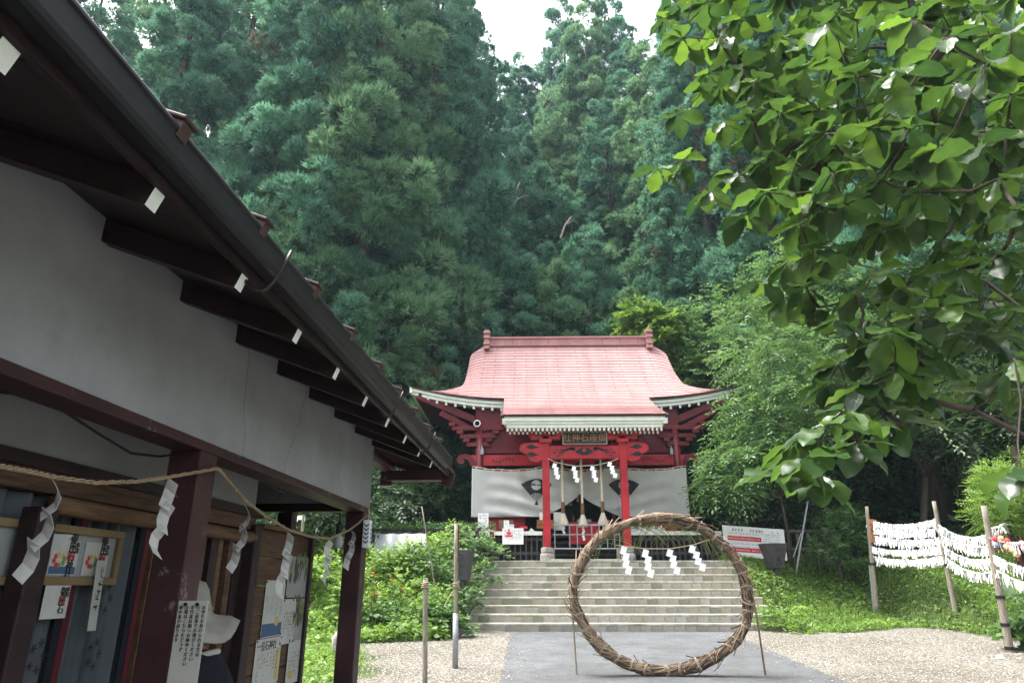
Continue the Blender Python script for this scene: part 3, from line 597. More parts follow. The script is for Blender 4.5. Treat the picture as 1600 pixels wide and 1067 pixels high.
def shrine_things():
    # name board, read right to left
    t = thing('name_board', 'dark wooden name board with gold characters under the white porch eave', 'sign', (CX + .02, 18.16, 5.16))
    c = MB(); c.box(-.58, .58, 0, .05, 0, .31); c.build('board', M_sign, t)
    c = MB(); c.box(-.60, -.565, -.02, .05, -.02, .33); c.box(.565, .60, -.02, .05, -.02, .33); c.box(-.565, .565, -.02, .05, -.02, .005); c.box(-.565, .565, -.02, .05, .305, .33); c.build('frame', M_grwood, t)
    text('社神石座御', .235, (0, -.003, .155), FRONT, M_gold, t)
    # curtain: one cloth drawn up at the centre
    t = thing('shrine_curtain', 'white shrine curtain with two black fan crests drawn up in the middle', 'curtain', (CX, 20.4, 4.9))
    HW = 3.17
    def top(u): 
        x = (u - .5) * 2 * HW; s_ = abs(u - .5) * 2
        return -.02 - .10 * math.sin(PI * min(1, max(0, (s_ - .33) / .67))) if s_ > .33 else -.02 - .13 * (1 - (s_ / .33)) ** 1.2
    def bot(u):
        x = (u - .5) * 2 * HW - .0
        d = abs(x + .0)
        z = -.78 - .62 * min(1, (d / 1.05)) ** .75 - (.0 if d < 1.05 else .16 * min(1, (d - 1.05) / 1.0))
        if x < 0: z -= .05 * math.sin(PI * min(1, d / HW))
        return max(z, -1.44)
    def surf(u, v):
        x = (u - .5) * 2 * HW; z = top(u) * (1 - v) + bot(u) * v; g = abs(u - .5) * 2
        lf = 1 if u < .5 else .55
        sag = z + 1.1 * (g - .62) ** 2 * (1 if u < .5 else .5)
        y = .060 * lf * math.sin(15 * sag + 2.2 * math.sin(5 * g)) * math.sin(PI * min(1, g * 1.1)) * (.3 + v) + .05 * lf * math.sin(17 * g + 7 * v * (1 - g)) * (1.15 - g) + .02 * math.sin(41 * g + 3 * v) * (1 - .6 * v) * (1.1 - g) + .02 * lf * math.sin(6 * g * g + 3 * v)
        return Vector((x, y - .1 * v * (1 - g), z))
    NU, NV = 150, 34; c = MB(); c.add([surf(i / NU, j / NV) for j in range(NV + 1) for i in range(NU + 1)], [(j * (NU + 1) + i, j * (NU + 1) + i + 1, (j + 1) * (NU + 1) + i + 1, (j + 1) * (NU + 1) + i) for j in range(NV) for i in range(NU)])
    cl = c.build('cloth', M_cloth, t, smooth=True); so_ = cl.modifiers.new('thickness', 'SOLIDIFY'); so_.thickness = .006
    lp = MB()
    for k in range(25):
        u = (k + .5) / 25; p = surf(u, 0); lp.box(p.x - .025, p.x + .025, p.y - .008, p.y + .008, p.z - .03, p.z + .06)
    lp.build('hanging_loops', M_cloth, t)
    c = MB(); c.tube([surf(i / 60, 0) + Vector((0, -.012, .045 + .012 * math.sin(i))) for i in range(61)], .011, 6); c.build('curtain_cord', M_hemp, t)
    # fan crests lying on the cloth
    for cxp, czp in ((838, 765), (975, 765)):
        w = at(cxp, czp, 20.38); cx, cz = w.x - CX, w.z - 4.9
        def on(x, z, off):
            u = x / (2 * HW) + .5; tt, bb = top(u), bot(u); v = max(0, min(1, (z - tt) / (bb - tt))); p = surf(u, v); return Vector((x, p.y - off, z))
        fm = MB(); pv = (cx, cz - .36)
        def arcband(r0, r1, a0, a1, off, mi, n=18, m=4):
            vs = [on(pv[0] + (r0 + (r1 - r0) * j / m) * math.sin(a0 + (a1 - a0) * i / n), pv[1] + (r0 + (r1 - r0) * j / m) * math.cos(a0 + (a1 - a0) * i / n), off) for j in range(m + 1) for i in range(n + 1)]
            fm.add(vs, [(j * (n + 1) + i, j * (n + 1) + i + 1, (j + 1) * (n + 1) + i + 1, (j + 1) * (n + 1) + i) for j in range(m) for i in range(n)], mi)
        arcband(.27, .68, -.72, .72, .03, 0)
        def disc(dx, dz, r, off, mi):
            n = 16; fm.add([on(cx + dx, cz + dz, off)] + [on(cx + dx + r * math.cos(2 * PI * k / n), cz + dz + r * math.sin(2 * PI * k / n), off) for k in range(n)], [(0, 1 + k, 1 + (k + 1) % n) for k in range(n)], mi)
        disc(0, .135, .15, .036, 1)
        for a in (-.66, -.44, -.22, 0, .22, .44, .66): arcband(.02, .28, a - .035, a + .035, .03, 0, 1, 4)
        disc(0, -.36, .03, .032, 0)
        for a in (-.5, 0, .5): arcband(-.09, -.02, a - .3, a + .3, .03, 0, 2, 2)
        o = fm.build('fan_crest', [M_ink, M_cloth], t)
    # bell ropes
    labs = ('left', 'middle', 'right')
    for k, (px, pyt, pys, pyb) in enumerate(((880, 716, 802, 820), (910.5, 716, 804, 822), (942, 716, 801, 819))):
        a = at(px - 1, pyt, 18.75); b = at(px, pys, 18.75); e = at(px, pyb, 18.75)
        t = thing('bell_rope', ('bell rope in front of the shrine nearest the left red column', 'middle one of the three bell ropes, hanging over the red offering box', 'bell rope in front of the shrine nearest the right red column')[k], 'bell rope', (b.x, b.y, e.z), 0, 'bell ropes with straw tassels')
        zt, zs = a.z - e.z, b.z - e.z
        c = MB(); n = 60
        for s_ in range(3): c.tube([(.017 * math.cos(s_ * 2.094 + i * .75), .017 * math.sin(s_ * 2.094 + i * .75), zs + .28 + (zt - zs - .28) * i / n) for i in range(n + 1)], .019, 6)
        c.build('rope', M_hemp, t, smooth=True)
        c = MB(); c.lathe([(.045, zs), (.05, zs + .02), (.05, zs + .27), (.04, zs + .30)], n=10); c.build('wooden_sleeve', M_brown, t)
        n = 150; V = []
        for i in range(n):
            a_ = RNG.uniform(0, 2 * PI); r0 = .04; r1 = RNG.uniform(.08, .155); z1 = RNG.uniform(-.02, .05); d = np.array([math.cos(a_), math.sin(a_), 0]); s_ = np.array([-math.sin(a_), math.cos(a_), 0]) * .012
            p0 = d * r0 + [0, 0, zs + .01]; pm = d * (r0 * .5 + r1 * .5 + .012) + [0, 0, zs * .45]; p1 = d * r1 + [0, 0, z1]
            V += [p0 - s_, p0 + s_, pm + s_, pm - s_, pm - s_, pm + s_, p1 + s_ * 1.6, p1 - s_ * 1.6]
        o = link('tassel', npmesh('tassel', np.array(V), 4, M_hemp), t)
        c = MB(); c.lathe([(.1, .02), (.06, zs * .6), (.035, zs)], n=10); c.build('tassel_core', M_hemp, t)
        ln = (.20, .34, .24)[k]; c = MB()
        for q in range(5): c.box(-.03 + .012 * math.sin(q * 2), .03 + .012 * math.sin(q * 2), -.006, .006, -.02 - ln * (q + 1) / 5, -.02 - ln * q / 5 + .004)
        c.build('paper_tail', M_paper, t)
    for k, (px, py) in enumerate(((876, 725.5), (904, 728), (935, 726), (942, 725))):
        p = at(px, py, 19.0); t = thing('bell', ('round dark bell left of the left bell rope', 'round dark bell beside the middle bell rope', 'round dark bell just left of the right bell rope', 'round dark bell just right of the right bell rope')[k], 'bell', (p.x, p.y, p.z - .11), 0, 'round bells under the porch')
        prof = [(.012, .23), (.03, .22)] + [(.115 * math.sin(a), .11 + .105 * math.cos(a)) for a in np.linspace(.3, 2.9, 9)]
        c = MB(); c.lathe(prof, n=14); c.lathe([(.12, .10), (.124, .11), (.12, .12)], n=14); c.build('bell_body', M_bronze, t, smooth=True)
        c = MB(); c.tube([(0, 0, .21), (0, 0, 5.0 - p.z + .11)], .008, 5); c.build('bell_hanger', M_bronze, t)
    # offering box
    a = at(914, 846, 19.05); 
    t = thing('offering_box', 'red lacquered offering box behind the grey pipe railing', 'offering box', (a.x, 19.3, a.z - .02))
    c = MB(); c.box(-.38, .38, -.22, .22, 0.0, .5); c.build('box', M_red, t, bevel=.01)
    c = MB(); c.box(-.41, .41, -.25, .25, -.04, .03); c.box(-.41, .41, -.25, -.2, .47, .53); c.box(-.41, .41, .2, .25, .47, .53); c.build('rim', M_red, t)
    for q in range(7): c = MB(); c.box(-.35 + q * .11, -.31 + q * .11, -.2, .2, .49, .515); c.build('slat', M_red_dk, t)
    c = MB(); [c.box(x, x + .05, -.2, -.15, ZL - a.z + .02, -.04) for x in (-.36, .31)]; [c.box(x, x + .05, .15, .2, ZL - a.z + .02, -.04) for x in (-.36, .31)]; c.build('stand', M_blkwood, t)
    # pipe railing
    xl, xr = at(866, 857, 18.55).x, at(968, 857, 18.55).x; zt, zb, zm = at(890, 820, 18.55).z, at(890, 857, 18.55).z, at(890, 835, 18.55).z
    t = thing('pipe_railing', 'grey steel pipe railing between the two red porch columns', 'railing', ((xl + xr) / 2, 18.55, ZL)); 
    for name, z, r in (('top_rail', zt, .02), ('bottom_rail', zb, .022), ('middle_rail', zm, .013)):
        c = MB(); c.tube([(xl - .03, 18.55, z), (xr + .03, 18.55, z)], r, 8); c.build(name, M_steel, t, world=True)
    for px in (867, 890, 902, 925, 937, 949, 960, 968):
        x = at(px, 840, 18.55).x; c = MB(); c.tube([(x, 18.55, zb), (x, 18.55, zt)], .016, 7); c.build('baluster', M_steel, t, world=True)
    for px in (865, 967):
        x = at(px, 860, 18.5).x; c = MB(); c.box(x - .05, x + .03, 18.5, 18.6, ZL, zb + .02); c.build('foot_block', M_conc, t, world=True)
    t = thing('threshold_slab', 'low pale stone slab under the pipe railing', 'slab', (CX, 18.2, ZL)); c = MB(); c.box(-.95, .95, -.12, .3, 0, .05); c.build('slab', M_conc, t, bevel=.01)
    # paper streamers on a cord across the porch
    pts = [at(x, y, 18.1) for x, y in ((856, 716), (868, 722), (899, 728), (929, 727), (955, 721), (966, 716))]
    c = MB(); c.tube(pts, .008, 5); props(c.build('streamer_cord', M_hemp), 'thin cord strung between the two red porch columns', 'cord')
    lb = ('nearest the left red column', 'between the left and middle bell ropes', 'between the middle and right bell ropes', 'nearest the right red column')
    for k, (x, y) in enumerate(((867, 723), (897, 728), (926, 727.5), (953, 721))):
        p = at(x, y, 18.08); make_shide(p, .42, .13, 'white zigzag paper streamer on the porch cord, ' + lb[k], 'paper streamers under the porch', lean=.10 if k != 3 else .26, n=4)
def make_shide(p, h, w, label, group, lean=0.0, n=4, twist=0.0, rz=0.0, seg=None, curl=0, m=None):
    t = thing('paper_streamer', label, 'paper streamer', p, rz, group); mb = MB(); z = 0; x = -w * .3; hs_ = h / n; ang = 0; yoff = 0
    for i in range(n):
        sh = w * .32; top_l, top_r = x, x + w * .72
        ca, sa = math.cos(ang), math.sin(ang); m_ = 3; rows = []
        for j in range(m_ + 1):
            f = j / m_; zz = z - hs_ * 1.12 * f; cx = -sh * f; cy = curl * math.sin(PI * f) * .03
            l = Vector((top_l + cx, cy, zz - (0 if True else 0))); r = Vector((top_r + cx, cy - .012 * f, zz - .28 * hs_))
            rows.append([Vector((q.x * ca - q.y * sa, q.x * sa + q.y * ca + yoff, q.z)) for q in (l, r)])
        mb.add([q for r_ in rows for q in r_], [(2 * j, 2 * j + 1, 2 * j + 3, 2 * j + 2) for j in range(m_)])
        z -= hs_ * .93; x += lean * hs_ + (w * .30 if i % 2 == 0 else -w * .12) * .8; yoff -= .006; ang += twist
    o = mb.build('paper', m or M_paper, t); s_ = o.modifiers.new('thickness', 'SOLIDIFY'); s_.thickness = .0012; return t
shrine_things()

def papers():
    # notices and boxes along the veranda
    def sheet(name, label, cat, p0, p1, Y, th=.02, m=M_paper, rows=0, cols=0, seed=1, frame=None, group=None):
        a, b = at(*p0, Y), at(*p1, Y); t = thing(name, label, cat, ((a.x + b.x) / 2, Y, min(a.z, b.z)), 0, group); w, h = abs(b.x - a.x) / 2, abs(a.z - b.z)
        c = MB(); c.box(-w, w, 0, th, 0, h); c.build('panel', m, t)
        if rows: 
            c = MB(); scribble(c, -w * .85, w * .85, h * .08, h * .92, -.003, rows, cols, seed); c.build('lettering', M_ink, t)
        return t, w, h
    sheet('notice_board', 'tall white notice of vertical brush writing at the left end of the veranda', 'notice', (747, 801.5), (763, 824), 19.5, rows=5, cols=3, seed=3)
    t, w, h = sheet('notice_board', 'large white notice with a red mark hanging on the dark veranda slats', 'notice', (785, 825), (818, 850), 19.48, rows=10, cols=9, seed=4)
    c = MB(); x0, z0 = -w * .38, h * .86
    c.prism([(x0 - .10, z0 - .17), (x0 + .10, z0 - .17), (x0 + .10, z0 - .12), (x0 - .10, z0 - .12)], -.006, -.003); c.prism([(x0 - .10, z0 - .05), (x0 - .02, z0 - .05), (x0 - .02, z0 + .04), (x0 + .02, z0 + .04), (x0 + .02, z0 - .05), (x0 + .10, z0 - .05), (x0 + .03, z0 - .11), (x0 - .03, z0 - .11)], -.006, -.003); c.build('red_mark', M_redink, t)
    t, w, h = sheet('notice_board', 'small white card with a dark photo below the veranda edge by the bush', 'notice', (757, 829), (773, 840), 19.5)
    c = MB(); c.box(0, w * .9, -.004, -.001, h * .1, h * .9); c.build('photo_print', M_bronze, t); c = MB(); c.box(w * .45, w * .85, -.007, -.0045, h * .4, h * .85); c.build('red_print', M_redink, t)
    sheet('board', 'brown wooden board leaning behind white cards on the veranda', 'board', (780, 812.5), (802, 826), 20.0, m=M_frame)
    sheet('card', 'tall white card in front of the brown board', 'card', (787, 812.5), (795.5, 825), 19.9, rows=5, cols=1, seed=9)
    sheet('card', 'small square white card beside the tall white card', 'card', (793, 819), (803, 826), 19.86, rows=2, cols=2, seed=10)
    sheet('card', 'small red strip sign with white writing on the veranda', 'sign', (812, 822), (824, 825.5), 19.9, m=M_redink)
    for k, (x0, x1, y0, lab) in enumerate(((826, 837, 821.5, 'stack of white papers on the veranda left of the red column'), (750, 770, 821, 'pile of white papers at the left end of the veranda'))):
        a, b = at(x0, y0, 19.8), at(x1, 826, 19.8); t = thing('paper_stack', lab, 'papers', ((a.x + b.x) / 2, 19.85, ZF)); w = (b.x - a.x) / 2
        for q in range(4): c = MB(); c.box(-w + q * .02, w - q * .04, -.15, .15, q * .03, q * .03 + .026); c.build('sheet', M_paper, t)
    # orange-brown wooden boxes, stacked
    for k, (y0, y1, lab) in enumerate(((812, 818.5, 'upper orange wooden box stacked beside the left porch column'), (819, 825.5, 'lower orange wooden box stacked beside the left porch column'))):
        a, b = at(839, y0, 20.1), at(865, y1, 20.1); t = thing('wooden_box', lab, 'box', ((a.x + b.x) / 2, 20.2, b.z), 0, 'stacked wooden boxes'); w, h = (b.x - a.x) / 2, a.z - b.z
        m = mat('orange_wood', (.36, .15, .045), .6, 5, .3); c = MB(); c.box(-w, w, -.1, .15, 0, h * .86); c.build('box', m, t, bevel=.006); c = MB(); c.box(-w - .01, w + .01, -.11, .16, h * .86, h); c.build('lid', m, t)
        c = MB(); c.box(w * .1, w * .6, -.104, -.101, h * .2, h * .7); c.build('handle_slot', M_black, t)
    sheet('notice_board', 'pale tall board inside the shrine left of the left bell rope', 'board', (865, 800), (881, 828), 20.3, m=M_white)
    sheet('notice_board', 'wide pale board behind the middle bell tassel', 'board', (902, 811), (924, 818), 20.3, m=M_tarp)
    sheet('notice_board', 'narrow pale notice beside the right porch column', 'notice', (966, 792), (973, 810), 20.2, m=M_tarp)
    sheet('notice_board', 'narrow white notice left of the left porch column', 'notice', (843, 800), (848, 813), 20.2)
    # vase / bottle on the box and one on the right veranda
    for lab, px, py, Y, h, m in (('small dark bottle standing on the offering box', 896.5, 818, 19.35, .26, M_bronze), ('white pump bottle on the right of the veranda', 1097.5, 826.5, 19.7, .22, M_white)):
        p = at(px, py, Y); t = thing('bottle', lab, 'bottle', p); c = MB(); c.lathe([(.035, 0), (.035, h * .5), (.014, h * .68), (.012, h * .8)], n=10); c.build('body', m, t, smooth=True); c = MB(); c.lathe([(.018, h * .8), (.018, h * .9), (.008, h)], n=8); c.box(-.04, .0, -.008, .008, h * .93, h * .98); c.build('cap', m, t)
    # low goods rack on the right veranda
    a = at(1068, 826, 19.75)
    t = thing('goods_tray', 'white tray of small paper charms on the right veranda', 'tray', (CX + 1.75, 19.85, ZF + .012)); c = MB(); c.box(-.55, .55, -.18, .18, 0, .04); c.build('tray', M_white, t)
    for k in range(16): c = MB(); c.box(-.5 + k * .065, -.455 + k * .065, -.16, -.02, .04, .09 + .03 * (k % 3)); c.build('charm', M_paper if k % 4 else M_tarp, t)
    # lamps on the hall front
    p = at(745.5, 661.5, 20.4); t = thing('floodlight', 'round floodlight with white rim under the left roof corner', 'lamp', p)
    c = MB(); M_ = Matrix.Rotation(PI / 2, 4, 'X'); c.lathe([(.04, -.12), (.10, -.05), (.115, .0)], n=14); c.v = [tuple(M_ @ Vector(v)) for v in c.v]; c.build('housing', M_bronze, t)
    c = MB(); c.lathe([(.075, .0), (.085, .012), (.10, .012), (.11, 0)], n=16); c.v = [tuple(M_ @ Vector(v)) for v in c.v]; c.build('rim', M_white, t)
    c = MB(); c.tube([(0, .1, 0), (0, .22, .02)], .02, 6); c.build('arm', M_bronze, t)
    for px, lab in ((753.5, 'small grey lamp box on the red beam by the left hall corner'), (1049, 'small grey lamp box on the red beam by the right hall corner')):
        p = at(px, 705, 20.45); t = thing('lamp_box', lab, 'lamp', p, 0, 'lamp boxes on the hall beam'); c = MB(); c.prism([(-.05, -.1), (.05, -.1), (.045, .05), (.01, .14), (-.02, .14), (-.045, .05)], -.05, .04); c.build('case', M_steel, t, bevel=.006); c = MB(); c.tube([(0, 0, .1), (-.02, .03, .17), (0, .1, .2)], .01, 5); c.build('bracket', M_steel, t)
    # hanging lantern inside
    p = at(902.5, 775, 20.9); t = thing('hanging_ornament', 'pale cloth tassel hanging inside under the parted curtain', 'tassel', p); c = MB(); c.lathe([(.04, -.16), (.035, .05), (.02, .1), (.03, .13), (.012, .16)], n=10); c.build('tassel', M_hemp, t); c = MB(); c.tube([(0, 0, .15), (0, 0, 5.3 - p.z)], .006, 5); c.build('cord', M_hemp, t)
    p = at(886, 783, 21.6); t = thing('mirror', 'round silvery mirror on the altar seen through the parted curtain', 'mirror', p); c = MB(); M_ = Matrix.Rotation(PI / 2, 4, 'X'); c.lathe([(.16, 0), (.17, .012), (.15, .02)], n=24); c.v = [tuple(M_ @ Vector(v)) for v in c.v]; c.build('disc', mat('silver', (.75, .78, .8), .15, metal=1), t); c = MB(); c.box(-.12, .12, -.06, .1, ZF - p.z, -.17); c.build('stand', M_sign, t)
papers()
# ================================================================== STALL (its own frame: v to the right, u away, turned by DR)
def T(name, label, cat, v, u, z, group=None, rz=0): return thing(name, label, cat, s2w(v, u, z), -DR + rz, group)
STALL = T('shrine_stall', 'open white plastered amulet stall with maroon posts and deep eaves at the left', 'stall', 0, 0, 0)
def stall():
    r = STALL; B = lambda mb, n, m, p=r, **k: mb.build(n, m, p, **k)
    U0, U1 = -1.2, 5.12; G = .25
    zr = lambda v: 2.675 + (v + 1.38) * (2.505 - 2.675) / .45                   # top of the rafters / soffit line
    # posts
    for u in (-.2, 2.585, 4.975):
        c = MB(); c.box(-1.51, -1.38, u, u + .135, .0, 2.10); B(c, 'post', M_maroon, bevel=.006)
    for v, u in ((-2.02, 4.98), (-2.8, 4.98), (-2.8, 0.0)):
        c = MB(); c.box(v, v + .11, u, u + .11, .1, 2.10); B(c, 'post', M_maroon, bevel=.006)
    c = MB(); c.box(-1.50, -1.374, U0, 5.13, 2.098, 2.136); 
    B(c, 'lintel', M_maroon, bevel=.004)
    # plaster band: slightly uneven top edge between the rafters
    rr = random.Random(4); c = MB(); n = 90; top = []
    for k in range(n + 1):
        u = U0 + (5.13 - U0) * k / n; q = ((u - .883 + 5 * .468) / .468) % 1
        top.append((u, 2.685 if not (.12 < q < .9) else 2.69 + rr.uniform(-.006, .006)))
    vs = [(-1.384, u, z) for u, z in top] + [(-1.384, u, 2.13) for u, _ in top] + [(-1.48, u, z) for u, z in top] + [(-1.48, u, 2.13) for u, _ in top]; m = n + 1
    c.add(vs, [(k, k + 1, m + k + 1, m + k) for k in range(n)] + [(2 * m + k, 3 * m + k, 3 * m + k + 1, 2 * m + k + 1) for k in range(n)]); c.box(-1.48, -1.384, 5.13, 5.134, 2.13, 2.69)
    # plaster with hairline cracks running across it
    pm = M_plaster; nt = pm.node_tree; b = nt.nodes['Principled BSDF']; old = b.inputs['Base Color'].links[0].from_socket
    wv = nt.nodes.new('ShaderNodeTexVoronoi'); wv.feature = 'DISTANCE_TO_EDGE'; wv.inputs['Scale'].default_value = .55
    tc = nt.nodes.new('ShaderNodeTexCoord'); nz = nt.nodes.new('ShaderNodeTexNoise'); nz.inputs['Scale'].default_value = 3.5; nz.inputs['Detail'].default_value = 6
    ad = nt.nodes.new('ShaderNodeMix'); ad.data_type = 'RGBA'; ad.blend_type = 'LINEAR_LIGHT'; ad.inputs[0].default_value = .10; nt.links.new(tc.outputs['Object'], ad.inputs[6]); nt.links.new(tc.outputs['Object'], nz.inputs['Vector']); nt.links.new(nz.outputs['Color'], ad.inputs[7]); nt.links.new(ad.outputs[2], wv.inputs['Vector'])
    cr = nt.nodes.new('ShaderNodeValToRGB'); cr.color_ramp.elements[0].position = .0; cr.color_ramp.elements[0].color = (.62, .60, .57, 1); cr.color_ramp.elements[1].position = .0028; nt.links.new(wv.outputs['Distance'], cr.inputs[0])
    mx = nt.nodes.new('ShaderNodeMix'); mx.data_type = 'RGBA'; mx.blend_type = 'MULTIPLY'; mx.inputs[0].default_value = 1; nt.links.new(old, mx.inputs[6]); nt.links.new(cr.outputs[0], mx.inputs[7]); nt.links.new(mx.outputs[2], b.inputs['Base Color'])
    B(c, 'front_plaster', M_plaster)
    # gable end plaster, gable beam, inner wall
    c = MB(); c.box(-2.9, -1.49, 5.0, 5.08, 2.165, 2.74); B(c, 'gable_plaster', M_plaster)
    c = MB(); c.box(-2.9, -1.385, 4.99, 5.09, 2.105, 2.163); B(c, 'gable_beam', M_dkwood, bevel=.004)
    c = MB(); c.box(-1.84, -1.76, U0, 4.0, 2.02, 2.9); B(c, 'inner_plaster', M_plaster)
    c = MB(); c.box(-1.83, -1.745, U0, 4.1, 1.975, 2.02); B(c, 'inner_beam', M_dkwood)
    c = MB(); c.box(-1.83, -1.77, U0, 4.05, 1.905, 1.975); B(c, 'inner_board', M_board)
    c = MB(); c.tube([(-1.765, U0 + .2 * k, 1.868 + .004 * math.sin(k * 1.7)) for k in range(17)] , [.036 + .003 * math.sin(k * 2.1) for k in range(17)], 10); c.tube([(-1.765, 2.35, 1.868), (-1.765, 4.02, 1.86)], .034, 10); B(c, 'log_rail', M_brown, smooth=True)
    c = MB(); c.box(-1.758, -1.69, 2.20, 2.29, .1, 1.845); c.v = [(x, y + .0, z) for x, y, z in c.v]; B(c, 'inner_post', M_dkwood, bevel=.006)
    # slatted wall between curtain and board: separate battens over a dark board
    c = MB(); c.box(-1.86, -1.84, 3.05, 4.0, .15, 1.9); B(c, 'backing_board', M_blkwood)
    for k in range(9):
        c = MB(); w = .045 + .02 * (k % 3); c.box(-1.835, -1.80 + .008 * (k % 2), 3.08 + k * .103, 3.08 + k * .103 + w, .15, 1.87); B(c, 'batten', (M_brown, M_board, M_dkwood)[k % 3])
    # bulletin wall of planks
    for k in range(11):
        c = MB(); c.box(-1.80 - .004 * (k % 2), -1.765, 4.09, 4.97, .15 + k * .161, .15 + k * .161 + .157); B(c, 'plank', M_board, bevel=.004)
    for u0, u1 in ((3.99, 4.09), (4.97, 5.02)):
        c = MB(); c.box(-1.83, -1.735, u0, u1, .1, 1.93 + (.0 if u0 < 4.5 else .005)); B(c, 'board_frame', M_dkwood, bevel=.004)
    c = MB(); c.box(-1.83, -1.73, 4.09, 4.97, 1.921, 1.945); B(c, 'board_frame', M_brown)
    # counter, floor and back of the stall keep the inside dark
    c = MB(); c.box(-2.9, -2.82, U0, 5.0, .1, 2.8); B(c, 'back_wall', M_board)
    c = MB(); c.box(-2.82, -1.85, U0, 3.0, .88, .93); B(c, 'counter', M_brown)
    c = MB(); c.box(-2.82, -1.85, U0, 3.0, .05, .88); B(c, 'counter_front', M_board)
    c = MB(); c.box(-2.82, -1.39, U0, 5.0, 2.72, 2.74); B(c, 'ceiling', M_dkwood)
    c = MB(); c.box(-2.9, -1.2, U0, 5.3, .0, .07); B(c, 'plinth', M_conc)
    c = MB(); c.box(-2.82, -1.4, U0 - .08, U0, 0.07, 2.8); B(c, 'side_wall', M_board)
    # roof: rafters with white ends, soffit boards, roof sheet, battens, gutter
    rm = MB(); rm.beam((-1.75, 0, 2.675 + .37 * .378 - .036), (-.925, 0, zr(-.925) - .038), .042, .072, 0, cap=1); rme = rm.mesh('rafter', [M_dkwood, M_white])
    k = -3
    while .883 + k * .468 < 5.5:
        o = link('rafter', rme, r); o.location = (0, .883 + k * .468, 0); k += 1
    n = 0; u = U0
    while u < 5.9:
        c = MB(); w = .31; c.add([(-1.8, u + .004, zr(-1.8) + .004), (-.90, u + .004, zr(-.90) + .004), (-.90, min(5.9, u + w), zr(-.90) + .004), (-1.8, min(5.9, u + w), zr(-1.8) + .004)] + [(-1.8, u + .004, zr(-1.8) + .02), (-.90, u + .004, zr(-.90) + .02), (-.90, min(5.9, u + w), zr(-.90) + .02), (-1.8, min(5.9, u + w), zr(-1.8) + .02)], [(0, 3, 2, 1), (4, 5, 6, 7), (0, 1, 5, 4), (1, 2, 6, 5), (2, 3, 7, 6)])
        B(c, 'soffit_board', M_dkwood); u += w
    c = MB(); c.add([(-.875, U0, zr(-.875) + .028), (-.875, 5.95, zr(-.875) + .028), (-3.4, 5.95, zr(-3.4) + .06), (-3.4, U0, zr(-3.4) + .06)] + [(-.875, U0, zr(-.875) + .05), (-.875, 5.95, zr(-.875) + .05), (-3.4, 5.95, zr(-3.4) + .08), (-3.4, U0, zr(-3.4) + .08)], [(0, 1, 2, 3), (7, 6, 5, 4), (0, 4, 5, 1), (1, 5, 6, 2)]); B(c, 'roof_sheet', M_roofbr)
    bu = [1.263 + .455 * q for q in range(-3, 9)]
    for q, u in enumerate(bu):
        c = MB(); c.beam((-2.6, u, zr(-2.6) + .10), (-.828, u, zr(-.828) + .108), .04, .045, 0); c.beam((-1.0, u, zr(-1.0) + .137), (-.815, u, zr(-.815) + .134), .06, .010, 0); B(c, 'roof_batten', M_roofbr, bevel=.003)
    # a loose lifted sheet with its batten at the near part of the roof
    c = MB(); c.add([(-.86, 1.05, zr(-.86) + .06), (-.86, 1.30, zr(-.86) + .065), (-1.1, 1.3, zr(-1.1) + .16), (-1.1, 1.05, zr(-1.1) + .12)], [(0, 1, 2, 3)]); o = B(c, 'lifted_sheet', M_roofbr); s_ = o.modifiers.new('thickness', 'SOLIDIFY'); s_.thickness = .004
    # gutter: half-round channel
    c = MB(); n = 8; prof = [(-.905, 2.575), (-.905, 2.512), (-.900, 2.500), (-.890, 2.496), (-.856, 2.496), (-.846, 2.502), (-.842, 2.515), (-.838, 2.566), (-.832, 2.570), (-.832, 2.577)]
    inn = [(x * .92 + -.872 * .08, z + .006) for x, z in prof][::-1]; lp = prof + inn; m = len(lp); us = [U0, 5.55]
    c.add([(x, u, z - (.0)) for u in us for x, z in lp], [(i, (i + 1) % m, m + (i + 1) % m, m + i) for i in range(m)] + [tuple(range(m)), tuple(range(2 * m - 1, m - 1, -1))]); B(c, 'gutter', M_gutter)
    c = MB(); c.box(-.925, -.905, U0, 5.9, zr(-.91) - .02, zr(-.91) + .03); B(c, 'eave_board', M_dkwood)
    for px, py in ((425, 460), (612, 690), (668, 722)):                       # curved wire gutter hooks
        p = sv(px, py, -.85); c = MB(); c.tube([(-.93 + .13 * t, p.y - .03 + .02 * t, 2.475 + .10 * t * t - .06 * math.sin(PI * t)) for t in np.linspace(0, 1, 10)], .006, 6); B(c, 'gutter_hook', M_bronze, smooth=True)
    # far gable: barge board, tie and purlin end
    c = MB(); c.beam((-2.4, 5.9, zr(-2.4) - .02), (-.88, 5.9, zr(-.88) - .045), .035, .12); B(c, 'barge_board', M_maroon)
    c = MB(); c.box(-1.42, -.96, 5.72, 5.84, 2.43, 2.51); B(c, 'gable_tie', M_maroon); c = MB(); c.tube([(-1.44, 5.1, 2.56), (-1.44, 5.86, 2.56)], .055, 10); c.box(-1.49, -1.39, 5.8, 5.84, 2.40, 2.52); B(c, 'purlin_end', M_maroon)
    p = sv(625, 719, -1.1); c = MB(); c.tube([(-1.1 + .02 * math.sin(a), 5.84, 2.44 + .02 * math.cos(a)) for a in np.linspace(.2, 5, 10)], .005, 5); B(c, 'wire_hook', M_steel)
    # cable tacked along the lintel
    c = MB(); pts = [sv(x, y, -1.52) for x, y in ((-30, 610), (20, 614), (100, 642), (150, 675), (205, 708), (250, 713), (284, 708))]
    c.tube(pts, .005, 6); pts = [sv(x, y, -1.5) for x, y in ((345, 727), (380, 737), (410, 752), (440, 768), (465, 770), (500, 778), (525, 790))]; c.tube(pts, .004, 6); B(c, 'cable', M_black, smooth=True)
stall()

